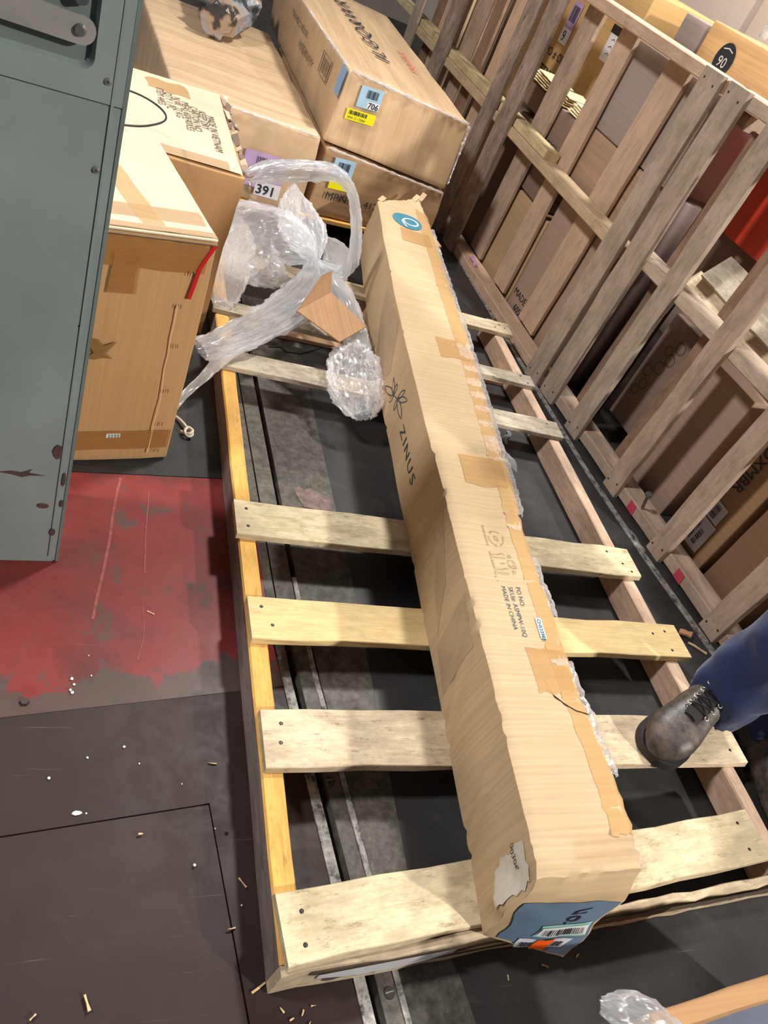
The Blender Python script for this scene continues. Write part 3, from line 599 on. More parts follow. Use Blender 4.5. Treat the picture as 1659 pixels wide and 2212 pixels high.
for pts in ([(2.10, .95), (1.96, .5), (2.0, .05), (2.2, .1), (2.36, .85)], [(1.28, .98), (1.06, .68), (.965, .25), (1.10, .45)], [(.98, .93), (.95, .18), (.83, .10), (.85, .85)]):
    cx = sum(p[0] for p in pts) / len(pts); cy = sum(p[1] for p in pts) / len(pts); V, F = [], []; n = len(pts)
    for r in range(7):
        for k in range(n * 4):
            i = k // 4; t = (k % 4) / 4; a, b = pts[i], pts[(i + 1) % n]; x = a[0] + (b[0] - a[0]) * t; y = a[1] + (b[1] - a[1]) * t; V.append(sl_(cx + (x - cx) * r / 6, cy + (y - cy) * r / 6))
    for r in range(6):
        for k in range(n * 4): F.append((r * n * 4 + k, r * n * 4 + (k + 1) % (n * 4), (r + 1) * n * 4 + (k + 1) % (n * 4), (r + 1) * n * 4 + k))
    mobj('clear_tape', V, F, tape((206, 182, 150), .55, .3), mz, smooth=True)
# print on the left face: emblem and the name, reading towards the viewer
BLUEINK = plain((44, 70, 88), .6, var=.05)
text('ZINUS', .047, BLUEINK, mz, lambda u, v: sl_(1.685 - u, .40 + v / .222), sx=1.55, space=1.25)
def leaf(cx, cy, ang, L, Wd, n=10):
    p = []
    for i in range(2 * n + 1):
        t = i / n if i <= n else 2 - i / n; s = 1 if i <= n else -1; x = L * t; y = s * Wd * math.sin(math.pi * t) ** .8 if 0 < t < 1 else 0
        p.append((cx + x * math.cos(ang) - y * math.sin(ang), cy + x * math.sin(ang) + y * math.cos(ang)))
    return p
P_ = [[(-.02, .0), (.03, .01)]]
for (cx, cy, a, L, wd) in ((-.02, 0, 2.7, .10, .012), (-.02, 0, 3.3, .13, .014), (-.02, 0, 2.0, .05, .012), (-.02, 0, 4.2, .05, .013), (.03, .01, .4, .10, .012), (.03, .01, -.2, .13, .013), (.03, .01, 1.1, .06, .013), (.03, .01, -1.1, .05, .012)): P_.append(leaf(cx, cy, a, L, wd))
marks(P_, .004, BLUEINK, mz, lambda u, v: sl_(1.835 - u * .78, .45 + (v * .85 + u * .18) / .222), 'leaf_emblem')
# print on the top
tx = lambda y0, a0: (lambda u, v: tuple(top(a0 + v / .225, y0 - u, .0014)))
IK = plain((70, 92, 110), .7, var=.05)
text('PO NO:', .0175, IK, mz, tx(.995, .60), sx=.95); text('SKU#: ASMPW-10Q', .0175, IK, mz, tx(.995, .51), sx=.95); text('MADE IN CHINA', .0175, IK, mz, tx(.995, .42), sx=.95)
label_card('small_blue_label', lambda u, v: tp2(v, u), .852, .72, .908, .79, plain((186, 206, 212), .6), mz); text('CH533985', .013, IK, mz, lambda u, v: tuple(Vector(tx(.905, .735)(u, v)) + Vector((0, 0, .0008))), bold=.0004)
GK = plain((128, 108, 84), .8)
text('PLEASE RECYCLE', .009, GK, mz, tx(1.185, .39)); text('USE A BUDDY TO LIFT', .009, GK, mz, tx(1.10, .39))
rc = []
for k in range(3):
    a = k * 2.094 + .3; rc.append([(.028 * math.cos(a + t * .3) * (1 if t % 2 == 0 else 1.0), .028 * math.sin(a + t * .3)) for t in range(6)]); e = rc[-1][-1]; rc.append([(e[0] - .005, e[1] + .004), e, (e[0] + .004, e[1] + .006)])
rc.append(leaf(-.01, -.004, .5, .022, .006))
marks(rc, .0016, GK, mz, lambda u, v: tp2(.54 + v * .75 / .225, 1.145 - u * .85), 'recycling_print')
pj = [[(0, 0), (.02, 0), (.02, .018), (0, .018), (0, 0)], [(0, .018), (.008, .026), (.028, .026), (.02, .018)], [(.02, 0), (.028, .008), (.028, .026)]] + [circ(x, .012, .005, 10) for x in (-.015, .042)] + [[(x, -.004), (x - .006, -.012), (x, -.03), (x, -.05), (x + .012, -.05), (x + .012, -.004)] for x in (-.02, .035)] + [[(.012, -.03), (.012, -.012), (.008, -.018)]]
marks(pj, .0015, GK, mz, lambda u, v: tp2(.60 + v * .75 / .225, 1.075 - u * .85), 'lifting_print')
# round blue badge at the far end
bg = [(2.905 + .068 * math.sin(6.2832 * i / 26), .52 + .28 * math.cos(6.2832 * i / 26)) for i in range(26)]
V = [tp2(.52, 2.905)] + [tp2(.52 + (a - .52) * r, 2.905 + (y - 2.905) * r) for r in (.5, 1) for (y, a) in bg]; F = [(0, 1 + k, 1 + (k + 1) % 26) for k in range(26)] + [(1 + k, 27 + k, 27 + (k + 1) % 26, 1 + (k + 1) % 26) for k in range(26)]
mobj('round_badge', V, F, plain((62, 130, 152), .5, var=.04), mz)
wh = plain((232, 226, 212), .5)
ring_ = circ(0, 0, .029, 20); marks([[(x * 1.1 + .006, y * .95) for x, y in ring_], [(-.026, .006), (-.034, -.012), (-.026, -.034), (-.018, -.05)]], .008, wh, mz, lambda u, v: tuple(Vector(tp2(.56 + u / .235, 2.905 + v * 1.1)) + Vector((0, 0, .001))), 'badge_emblem')
# near end labels
ce = lambda a, h: tuple(cap(a, h, near, 0, .0016)); ce2 = lambda a, h: tuple(cap(a, h, near, 0, .0030)); ce3 = lambda a, h: tuple(cap(a, h, near, 0, .0042))
patch('blue_grey_label', lambda u, v: ce(u + .12 * (1 - v) * (1 - u), v), .04, .97, .03, .69, 10, 8, plain((98, 122, 148), .55, var=.05), mz)
cg = lambda o: (lambda u, v: tuple(cap(u, v + .13 * (u - .45) / .48, near, 0, o)))
patch('green_label', cg(.003), .45, .93, .16, .33, 6, 3, plain((150, 205, 190), .5), mz); patch('barcode_label', cg(.0042), .46, .92, .185, .305, 6, 3, plain((222, 226, 226), .5), mz)
barcode(cg(.0054), .50, .20, .88, .28, INK(), mz, 16, 2)
patch('white_label', cg(.003), .37, .84, .0, .125, 6, 2, plain((205, 210, 220), .5), mz); barcode(cg(.0042), .40, .02, .80, .08, INK(), mz, 12, 21); patch('orange_sticker', cg(.0052), .53, .69, -.01, .135, 3, 2, plain((255, 98, 20), .5, var=.04), mz)
text('ron', .075, plain((26, 34, 50), .6), mz, lambda u, v: tuple(cap(.76 - v * 3.2, .36 + u * 2.3 + .25 * (.76 - v * 3.2 - .7), near, 0, .0022)), bold=.001)
wl = patch('shipping_label', lambda u, v: tuple(side(0, u, v - .02 * (1 - u), .003)), .42, .92, .372, .44, 10, 6, plain((212, 206, 192), .6, var=.12, nscale=30.0), mz, rag=.02)
text('00306', .018, GREYINK(), mz, lambda u, v: tuple(side(0, .80 - v / .222 + 0, .445 - u, .0045)))
tube('torn_crease', [top(.60, .745, .001), top(.66, .715, .001), top(.74, .69, .001), top(.84, .676, .001), top(.95, .670, .002), top(1.0, .668, .003)], [.0008, .0014, .0016, .0016, .0014, .0008], plain((50, 34, 24), .9), mz, 5)
# crumpled film along the right edge
fv = []
for (y0, y1, seed) in ((2.90, 1.25, 1), (.80, .54, 5), (1.10, .92, 8)):
    def fr(u, v, seed=seed): 
        p = top(.955, u) if False else top(1.0, u); r = .007 + .006 * abs(nz(u * 35, seed, 2)); q = -.5 + v * 3.2 + .8 * nz(u * 20, seed, 9)
        return tuple(p + Vector((r * math.cos(q) * 1.2 + .003, .004 * nz(u * 50, v * 5, seed), r * math.sin(q) + .004 * nz(u * 70, v * 8, seed) - .001)))
    patch('stretch_film', fr, y0, y1, 0, 1, int(abs(y1 - y0) * 150), 8, film(.5, .9, uv=False), mz)
for (y0, y1) in ((2.03, 1.95), (1.90, 1.88), (1.83, 1.80), (1.76, 1.735), (1.69, 1.675), (1.62, 1.60), (1.55, 1.49), (1.455, 1.45), (1.20, 1.19), (.80, .79)):
    patch('film_glint', lambda u, v: tuple(top(v, u, .0022 + .002 * abs(nz(u * 90, v * 9, 2)))), y0, y1, .76, .98, 6, 8, film(.3, .95, uv=False, gloss=.7), mz, rag=.02)
flp = patch('torn_film_flap', lambda u, v: tuple(top(1.0, 1.58 - .10 * u) + Vector((.004 + .045 * v * (1 - abs(u - .7)) + .05 * v * max(0, u - .6), -.02 * v, -.02 * v + .006 * nz(u * 9, v * 6, 1)))), 0, 1, 0, 1, 10, 6, film(.45, .8, uv=False), mz)
# torn ragged far end bits
for i, (a, hgt) in enumerate(((.05, .014), (.8, .02), (.95, .03))):
    p = top(a, far(a, 1) - .005); board('torn_edge', p + Vector((0, 0, .0)), p + Vector((.02, .02, hgt)), .022, .003, CB, mz, nseg=2)

# ------------------------------------------------------------------ cartons on the far low pallet
fp = empty('low_pallet', (.85, 3.2, 0), 'low pallet under the stack of film-wrapped cartons', 'pallet')
e6 = Vector((.99, .12, 0)).normalized(); o6 = Vector((.18, 3.12, 0)); q6 = lambda a, b, z: o6 + e6 * a + Vector((-e6.y, e6.x, 0)) * b + Vector((0, 0, z))
board('slat', q6(-.1, .05, .108), q6(1.38, .05, .108), .095, .018, W_YEL, fp, nseg=8, jit=.002)
for b in (.35, .65, .95, 1.25): board('slat', q6(-.1, b, .108), q6(1.38, b, .108), .09, .018, W_TAN, fp, nseg=4)
for a in (-.04, .64, 1.34): board('stringer', q6(a, .03, .05), q6(a, 1.3, .05), .04, .096, WDK, fp, nseg=4)
CW = card((196, 164, 128), 2, 1.0, lines=.3, blot=.25); CWs = card((206, 176, 140), 1, .9, lines=.5, blot=.2)
CWf = card((170, 136, 100), 2, .9, lines=.35, blot=.3)
Cc = [(.235, 3.16, .1185), (.835, 3.20, .1185), (.74, 4.45, .1185), (.10, 4.40, .1185), (.235, 3.185, .455), (.825, 3.19, .447), (.735, 4.43, .46), (.10, 4.40, .46)]
cC, tC = carton('wrapped_carton', Cc, CWs, 'film-wrapped carton with a purple 391 label at the left of the stack', n=14, rnd=.016, dent=.012)
fC = planefn((.55, 3.168, .16), (.6, .02, .0), (0, 0, 1), -.0)
fC = lambda u, v: (.545 + u, 3.17 - .001 + u * .05 - .004, .155 + v)
label_card('purple_label', fC, .0, .03, .175, .172, plain((196, 166, 210), .5), cC); barcode(lambda u, v: (fC(u, v)[0], fC(u, v)[1] - .0015, fC(u, v)[2]), .05, .09, .15, .155, INK(), cC, 12, 4)
label_card('number_label', lambda u, v: (fC(u, v)[0], fC(u, v)[1] - .001, fC(u, v)[2]), .07, .0, .175, .06, plain((228, 226, 230), .5), cC)
text('391', .055, INK(), cC, lambda u, v: (fC(u + .075, v + .01)[0], fC(u + .075, v)[1] - .003, fC(0, v + .01)[2]), bold=.001)
Ec = [(.86, 3.215, .1185), (1.47, 3.30, .1185), (1.42, 4.6, .1185), (.80, 4.5, .1185), (.86, 3.22, .410), (1.47, 3.31, .345), (1.42, 4.6, .345), (.80, 4.5, .41)]
cE, tE = carton('wrapped_carton', Ec, CWf, 'film-wrapped carton printed MPN under the carton with the blue 706 label', n=12, rnd=.014, dent=.008, seed=3)
e7 = Vector((.61, .085, 0)).normalized(); fE = lambda u, v: tuple(Vector((.86, 3.205, 0)) + e7 * u + Vector((0, 0, v)) + Vector((e7.y, -e7.x, 0)) * .004)
off_ = lambda f, d: (lambda u, v: tuple(Vector(f(u, v)) + Vector((e7.y, -e7.x, 0)) * d))
label_card('blue_label', fE, .05, .31, .145, .385, plain((168, 202, 224), .5), cE); barcode(off_(fE, .0015), .07, .335, .125, .37, INK(), cE, 10, 8); label_card('yellow_label', off_(fE, .001), .055, .255, .165, .30, plain((238, 228, 20), .5, var=.03), cE)
text('MPN:', .05, INK(), cE, lambda u, v: off_(fE, .001)(u + .055, v + .205)); text('4122', .045, INK(), cE, lambda u, v: off_(fE, .001)(u + .24, v + .205))
Dc = [(.84, 3.225, .424), (1.462, 3.31, .358), (1.40, 4.85, .358), (.775, 4.75, .424), (.865, 3.255, .70), (1.455, 3.33, .645), (1.40, 4.85, .655), (.74, 4.75, .70)]
cD, tD = carton('wrapped_carton', Dc, card((204, 172, 134), 0, .9, lines=.35, blot=.12), 'large film-wrapped carton topmost of the stack with blue 706 and yellow labels', n=16, rnd=.012, dent=.005, seed=6)
fD = lambda u, v: tuple(Vector(tD(0, 0, 0)) + e7 * u + Vector((0, 0, v - .424)) + Vector((e7.y, -e7.x, 0)) * .006 + Vector((.006, .018, 0)) * ((v - .42) / .25))
label_card('blue_label', off_(fD, .0), .085, .585, .185, .665, plain((168, 202, 224), .5), cD); barcode(off_(fD, .0015), .115, .625, .165, .655, INK(), cD, 12, 9)
label_card('number_label', off_(fD, .001), .13, .588, .183, .615, plain((235, 235, 238), .5), cD); text('706', .032, INK(), cD, lambda u, v: off_(fD, .0025)(u + .132, v + .590), bold=.0006)
label_card('yellow_label', off_(fD, .0), .055, .53, .185, .572, plain((238, 228, 20), .5, var=.03), cD); barcode(off_(fD, .0015), .065, .552, .145, .567, INK(), cD, 12, 3); text('RMA 13 172860', .012, INK(), cD, lambda u, v: off_(fD, .0015)(u + .065, v + .536))
tDp = lambda x, y, o=.002: tuple(Vector(tD(x, y, 1)) + Vector((0, 0, o + .004)))
text('ILGQ&WR', .16, INK(), cD, lambda u, v: tDp(.52 + v / .62, .62 - u / 1.55 - .0), sx=.98, bold=.001) if False else None
# the big print runs across the top, letters upright towards the left edge
text('ILGQ&WR', .115, INK(), cD, lambda u, v: tDp(.52 - v / .62, .26 + u / 1.5, .003), sx=1.6, space=1.12)
text('FRAGILE', .05, plain((206, 96, 90), .7), cD, lambda u, v: tDp(.80 - v / .62, .30 + u / 1.5, .003), sx=1.6)
lD = lambda u, v: tuple(Vector(tD(0, u / 1.5, v)) + Vector((-.009, 0, 0)))
marks([[(.20, .55), (.20, .85), (.34, .85), (.34, .55), (.20, .55)], [(.23, .6), (.23, .8)], [(.27, .6), (.27, .8)], [(.31, .6), (.31, .8)]], .012, GREYINK(), cD, lD, 'printed_grid')
text('HEAVY', .16, GREYINK(), cD, lambda u, v: lD(.75 - u * .6, .45 + v * 1.1)); text('THIS SIDE', .12, GREYINK(), cD, lambda u, v: lD(1.0 - u * .7, .68 + v * 1.1))
label_card('blue_corner_label', lD, .0, .62, .07, .98, plain((140, 172, 214), .5), cD)
for (p0_, p1_, rad) in ((tD(0.02, 0, 1), tD(.99, 0, 1), .007), (tD(0, .03, 1), tD(0, .5, 1), .005), (tD(1, 0, .98), tD(1, 0, .1), .005)):
    pts = [tuple(Vector(p0_).lerp(Vector(p1_), i / 40) + Vector((nz(i, 1, 1), nz(i, 5, 1), nz(i, 9, 1))) * .005) for i in range(41)]
    tube('bunched_film', pts, [rad * (.5 + abs(nz(i * .7, 3, 3)) * 1.6) for i in range(41)], film(.6, .95, uv=False), cD, 6)
for c_, t_ in ((cC, tC), (cE, tE)):
    pts = [tuple(Vector(t_(.02 + .96 * i / 40, 0, 1)) + Vector((nz(i, 1, 1), nz(i, 5, 1), nz(i, 9, 1))) * .006) for i in range(41)]
    tube('bunched_film', pts, [.006 * (.4 + abs(nz(i * .7, 3, 5)) * 1.6) for i in range(41)], film(.5, .95, uv=False), c_, 6)
# crumpled scrap on top of the 391 carton
V, F = [], []; nU, nV_ = 18, 14
sf = [(.42, 3.95, .53, .07, .06), (.47, 4.1, .56, .11, .08), (.50, 4.35, .58, .14, .10), (.52, 4.6, .57, .13, .09), (.54, 4.8, .54, .08, .06)]
for i, (x, y, z, rx, rz) in enumerate(spline(sf, 5)):
    for k in range(16):
        a = 6.2832 * k / 16; j = 1 + .5 * nz(i * .6, k * .9, 2); V.append((x + rx * math.cos(a) * j, y + .03 * nz(i, k, 4), max(.465, z + rz * math.sin(a) * j)))
n_ = len(V) // 16
for i in range(n_ - 1):
    for k in range(16): F.append((i * 16 + k, i * 16 + (k + 1) % 16, (i + 1) * 16 + (k + 1) % 16, (i + 1) * 16 + k))
F += [tuple(range(15, -1, -1)), tuple((n_ - 1) * 16 + k for k in range(16))]
@cached
def scrapmat():
    s = NB('torn_wrapping'); v = s.coord(); a = s.noise(v, 7, 3, .5); c = s.ramp(a, [(.40, lin((50, 52, 56))), (.48, lin((130, 136, 142))), (.58, lin((150, 124, 100))), (.62, lin((54, 50, 50)))]); s.l(c, s.b.inputs['Base Color']); s.b.inputs['Roughness'].default_value = .3; s.bump(s.noise(v, 20, 4), .8, .01); return s.m
o = mobj('wrapped_bundle', V, F, scrapmat()); tag(o, 'crumpled bundle in dark torn wrapping on top of the 391 carton', 'bundle')

# ------------------------------------------------------------------ cartons at the left
A15 = math.radians(15.5)
CA = card((190, 150, 104), 0, lines=.2, blot=.15); CAt = card((220, 201, 172), 1, lines=.3, blot=.15)  # CAt: same cardboard, paler, with the light on the tops put into the colour
Pa = boxpts(.281 - .42, .281, 1.638, 2.13, .002, .645, A15, (.281, 1.638))
Pa[4:] = [(x - .004, y + .015, z) for x, y, z in Pa[4:]]
cA, tA = carton('tall_carton', Pa, CA, 'tall brown carton with a red strip standing in front, beside the steel cabinet', n=12, rnd=.005, dent=.005, seed=9)
eA = Vector((math.cos(A15), math.sin(A15), 0)); nA = Vector((eA.y, -eA.x, 0))
fA = lambda u, v: tuple(Vector((.281, 1.638, 0)) - eA * u + Vector((0, 0, v)) + nA * .0065 + Vector((-.004, .015, 0)) * (v / .645))      # u measured from the right edge
tt = lambda x, y, o=.006: tuple(Vector(tA(x, y, 1)) + Vector((0, 0, o)))
patch('lit_top_panel', lambda u, v: tt(u, v, .0055), .01, .99, .01, .99, 8, 8, CAt, cA, rag=.004)  # thin sheet that paints the carton's top brighter than its sides
patch('packing_tape', lambda u, v: tt(u, v, .0065), .45, .97, .10, .22, 8, 3, TAPE2, cA, rag=.01); patch('packing_tape', lambda u, v: tt(u - v * .15, v, .0068), .62, .74, .05, .95, 3, 10, tape((214, 178, 130), .6), cA, rag=.01)
patch('packing_tape', lambda u, v: tt(u, v, .0064), .3, .99, .0, .05, 8, 2, TAPE2, cA, rag=.01)
T3 = tape((166, 116, 62), .75, .3)
patch('packing_tape', fA, .02, .40, .565, .635, 8, 2, T3, cA, rag=.006); patch('packing_tape', lambda u, v: tuple(Vector(fA(u, v)) + nA * .0008), .165, .225, .50, .60, 3, 3, T3, cA, rag=.006)
patch('packing_tape', fA, .01, .40, .045, .105, 8, 2, T3, cA, rag=.004)
patch('torn_tape', lambda u, v: tuple(Vector(fA(u, v)) + nA * .001), .20, .245, .325, .375, 3, 3, tape((140, 106, 62), .9, .3), cA, rag=.02)
solid_quad('small_dotted_label', [fA(.175, .085), fA(.140, .085), fA(.140, .098), fA(.175, .098)], plain((214, 228, 218), .6), cA, .001, nA)
marks([circ(.145 + .0075 * i, y, .002, 6) for i in range(4) for y in (.0885, .0945)], .001, INK(), cA, lambda u, v: tuple(Vector(fA(u, v)) + nA * .0025), 'dot_print')
rp = [(.007, .638), (.018, .615), (.028, .590), (.033, .575), (.036, .545), (.042, .500)]
V, F = stroke(rp, .009, None, None, lambda u, v: tuple(Vector(fA(u, v)) + nA * .002)); mobj('red_strip', V, F, plain((198, 22, 34), .4), cA)
for (u, z) in ((.057, .484), (.043, .375), (.042, .241), (.038, .134), (.033, .044), (.045, .57)):
    marks([[(u, z - .012), (u, z)], [(u + .012, z - .012), (u + .012, z)], ], .0016, plain((70, 60, 52), .4, .5), cA, lambda a, b: tuple(Vector(fA(a, b)) + nA * .001), 'staple')
marks([[(.062 - .004 * math.sin(z * 9) + .006 * nz(z * 12, 1, 1), z) for z in [.03 + .045 * i for i in range(11)]]], .003, plain((214, 178, 132), .7), cA, lambda a, b: tuple(Vector(fA(a, b)) + nA * .0008), 'flap_crease')
rg = [Vector(tA(.02 + .97 * i / 30, 0, 1)) + Vector((.004 * nz(i, 2, 2), -.004 + .004 * nz(i, 4, 2), .003 + .005 * nz(i, 7, 2))) for i in range(31)]
tube('frayed_edge', rg, [.004 + .004 * abs(nz(i, 1, 7)) for i in range(31)], CAt, cA, 5)
tube('frayed_edge', [p + Vector((.001, -.006, -.008)) for p in rg], [.0025 + .003 * abs(nz(i, 1, 9)) for i in range(31)], plain((120, 98, 78), .9), cA, 5)
# second carton
Pb = boxpts(-.22, .40, 2.29, 2.90, 0.0, .555, math.radians(3), (.40, 2.29)); Pb[5] = (.412, 2.285, .55); Pb[6] = (.372, 2.90, .56)
cB, tB = carton('tall_carton', Pb, card((188, 148, 104), 0, lines=.2), 'tan carton with a torn right corner, second one behind the red-strip carton', n=12, rnd=.006, dent=.008, seed=12)
tb = lambda x, y, o=.008: tuple(Vector(tB(x, y, 1)) + Vector((0, 0, o)))
patch('lit_top_panel', lambda u, v: tb(u, v, .0075), .01, .985, .01, .985, 8, 8, CAt, cB, rag=.006)
patch('packing_tape', lambda u, v: tb(u, v, .0085), .62, .93, .01, .10, 6, 3, TAPE2, cB, rag=.01); patch('packing_tape', lambda u, v: tb(u + .10 * (1 - v), v, .0088), .58, .80, .78, .93, 6, 4, TAPE, cB, rag=.03)
for k in range(7): text(('ITEM 4455', 'QTY 1 PC', 'N.W. 22 KG', 'MEAS 60X40X55', 'CARTON NO', 'KEEP DRY', 'MADE IN VIETNAM')[k], .034, GREYINK(), cB, lambda u, v, k=k: tb(.64 + .04 * k + v / .62, .80 - u / .6 - .03 * k, .0095), sx=.9)
patch('packing_tape', lambda u, v: tuple(Vector(tB(u, 0, v)) + Vector((0, -.008, 0))), .0, .66, .55, .97, 6, 6, T3, cB, rag=.004); 
for i in range(16): # torn layered edge
    t = i / 15; p = Vector(tB(1, 1 - t, 1)); q = Vector(tB(1, max(0, 1 - t - .12), 1)); r = random.Random(i)
    board('torn_layer', p + Vector((r.uniform(0, .018), 0, r.uniform(-.012, .012))), q + Vector((r.uniform(0, .022), 0, r.uniform(-.014, .012))), .018, .003, (CAt, C_MAUVE, C_DKM)[i % 3], cB, up=(r.uniform(-.8, .8), 0, 1), nseg=3, jit=.002)
# thin black cable loop
cab_ = tube('cable', spline([(-.06, 2.43, .63), (.0, 2.415, .645), (.068, 2.393, .652), (.115, 2.376, .652), (.152, 2.335, .652), (.167, 2.284, .652), (.155, 2.233, .652), (.112, 2.17, .653), (.066, 2.13, .6555), (.0, 2.10, .6555), (-.06, 2.09, .6555)], 5), .0028, plain((52, 48, 50), .5), None, 6); tag(cab_, 'thin dark cable looping over the cartons behind the steel cabinet', 'cable')

# ------------------------------------------------------------------ steel cabinet at the left
ca, sa = math.cos(math.radians(5)), math.sin(math.radians(5))
cb = empty('steel_cabinet', (.036, 1.235, 0), 'grey-green painted steel cabinet with a chromed lever at the left edge', 'cabinet')
def cf(s, z, d=0.0): return (.036 + (s) * ca + d * sa, 1.2352 + s * sa * 1.0 - d * ca * 1.0, z) if False else (.036 + s * ca - d * -sa * 0, 1.2352 + s * sa - d, z)      # s <= 0 to the left, d towards viewer
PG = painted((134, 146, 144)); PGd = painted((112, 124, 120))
def cprism(name, pts, d0, d1, mat, bev=0.0):
    k = len(pts); V = [cf(x, z, d1) for x, z in pts] + [cf(x, z, d0) for x, z in pts]
    F = [tuple(range(k)), tuple(range(2 * k - 1, k - 1, -1))] + [(i, k + i, k + (i + 1) % k, (i + 1) % k) for i in range(k)]
    return mobj(name, V, F, mat, cb)
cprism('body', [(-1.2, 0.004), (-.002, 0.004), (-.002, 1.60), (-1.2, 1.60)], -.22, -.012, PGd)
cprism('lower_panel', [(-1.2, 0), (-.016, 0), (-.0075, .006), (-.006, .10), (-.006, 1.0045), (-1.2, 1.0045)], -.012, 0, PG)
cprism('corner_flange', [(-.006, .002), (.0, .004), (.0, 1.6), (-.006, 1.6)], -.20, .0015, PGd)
# upper panel with recess: frame pieces around the opening
rx0, rx1, rz0, rz1 = -.60, -.050, 1.043, 1.34; rr = .018
arc = [(rx1 - rr + rr * math.cos(a), rz0 + rr - rr * math.sin(a)) for a in [i * math.pi / 2 / 6 for i in range(7)]]
cprism('upper_panel', [(-.006, 1.0065), (-.006, 1.6), (rx1 + .0, 1.6), (rx1, rz0 + rr)] + arc + [(-1.2, rz0), (-1.2, 1.0065)], -.012, .001, PG)
outl = [(rx1, 1.6)] + arc + [(-1.2, rz0)]
V, F = [], []
for (d, o_) in ((.0012, 0), (-.002, .003), (-.016, .007), (-.022, .013)):
    for (x, z) in outl: V.append(cf(x - o_ if x > -1.1 else x, z + o_ if z < 1.5 else z, d))
n = len(outl)
for r in range(3):
    for k in range(n - 1): F.append((r * n + k, r * n + k + 1, (r + 1) * n + k + 1, (r + 1) * n + k))
mobj('recess_wall', V, F, PG, cb, smooth=True)
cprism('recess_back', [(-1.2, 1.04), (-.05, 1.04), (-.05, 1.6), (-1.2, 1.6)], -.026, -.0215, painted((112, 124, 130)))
STE = plain((196, 194, 190), .35, .6, var=.12)
arm = []; 
for i in range(9): a = -math.pi / 2 + math.pi * i / 8; arm.append((-.052 - .018 + .018 * math.cos(a) - .0, 1.093 + .018 * math.sin(a)))
lv = cprism('lever', arm + [(-.45, 1.120), (-.45, 1.084)], .004, .009, STE)
disc('pivot_pin', cf(-.072, 1.093, .0085), (0, -1, 0), .0085, .006, plain((120, 122, 116), .4, .5), lv, 16, .75)
disc('lever_knob', cf(-.075, 1.128, -.004), (0, -1, 0), .010, .012, plain((84, 90, 92), .5, .3), cb, 12, .7)
for (s, z) in ((-.030, 1.037), (-.030, .909), (-.022, .63)):
    if z < .7: disc('panel_hole', cf(s, z, .0005), (0, -1, 0), .0035, .0003, plain((40, 40, 42), .8), cb, 10, .9)
    else: b = disc('panel_bolt', cf(s, z, .0005), (0, -1, 0), .0062, .0035, plain((176, 176, 170), .3, .7), cb, 14, .6); disc('hex_socket', cf(s, z, .0040), (0, -1, 0), .0022, .0002, plain((60, 60, 60), .7), b, 6, .95)
cprism('flange_rib', [(-.022, .02), (-.018, .02), (-.018, 1.6), (-.022, 1.6)], 0, .0022, PG)
RUST = plain((84, 62, 58), .8, var=.2)
mobj('paint_chip', [cf(x, z, .0012) for x, z in ((-.135, .268), (-.11, .274), (-.09, .272), (-.072, .282), (-.078, .272), (-.045, .266), (-.075, .264), (-.09, .258), (-.11, .264))], [tuple(range(9))], RUST, cb)
for (s, z, a, b) in ((-.030, .335, .008, .02), (-.045, .18, .012, .008), (-.02, .10, .006, .012), (-.012, .26, .004, .02), (-.010, .19, .004, .012)):
    mobj('paint_chip', [cf(s + a * (1 + .5 * nz(k, s * 50, 1)) * math.cos(k * .785), z + b * (1 + .6 * nz(k, z * 50, 2)) * math.sin(k * .785), .0024) for k in range(8)], [tuple(range(8))], RUST, cb)

# ------------------------------------------------------------------ heap of stretch film
def film_sheet(name, path, mat, parent=None, folds=7, seg=44, n=9, ridge=.28, crinkle=.010, seed=0):
    """path of (x, y, z, half-width, half-height); cross-section is a pleated closed loop"""
    P = spline(path, n); V, F = [], []
    for i, (x, y, z, rw, rh) in enumerate(P):
        a, b = P[max(i - 1, 0)], P[min(i + 1, len(P) - 1)]; t = Vector((b[0] - a[0], b[1] - a[1], b[2] - a[2])).normalized()
        sd = t.cross(Vector((0, 0, 1))); sd = sd.normalized() if sd.length > .05 else Vector((1, 0, 0)); up = sd.cross(t).normalized()
        for k in range(seg):
            q = 6.28318 * k / seg; ph = i * .09 + seed
            r = 1 + ridge * math.sin(folds * q + ph + 2.2 * nz(i * .12, k * .15, seed)) * (.7 + .6 * nz(i * .2, 3, seed)) + .18 * nz(i * .35, k * .5, seed + 3) + .10 * nz(i * .9, k * 1.3, seed + 9)
            p = Vector((x, y, z)) + sd * (rw * r * math.cos(q)) + up * (rh * r * math.sin(q)) + Vector((nz(i * .8, k * .9, 1), nz(i * .8, k * .9, 5), nz(i * .8, k * .9, 9))) * crinkle
            V.append(p)
    m = len(P)
    for i in range(m - 1):
        for k in range(seg): F.append((i * seg + k, i * seg + (k + 1) % seg, (i + 1) * seg + (k + 1) % seg, (i + 1) * seg + k))
    o = mobj(name, V, F, mat, parent, smooth=True); uv = o.data.uv_layers.new(name='UVMap'); d = 0; Ls = [0]
    for a, b in zip(P, P[1:]): d += math.dist(a[:3], b[:3]); Ls.append(d)
    for p_ in o.data.polygons:
        ks = [o.data.loops[li].vertex_index for li in p_.loop_indices]; wrap = max(k % seg for k in ks) - min(k % seg for k in ks) > seg / 2
        for li, k in zip(p_.loop_indices, ks):
            kk = k % seg; kk = kk + seg if wrap and kk < seg / 2 else kk
            uv.data[li].uv = (Ls[k // seg], kk / seg * 8 * max(.6, folds / 8))
    return o
hp = empty('stretch_film_heap', (.75, 2.6, .11), 'big crumpled heap of clear stretch film beside the long carton', 'stretch film')
FM = film(.30, .78); FM2 = film(.20, .76)
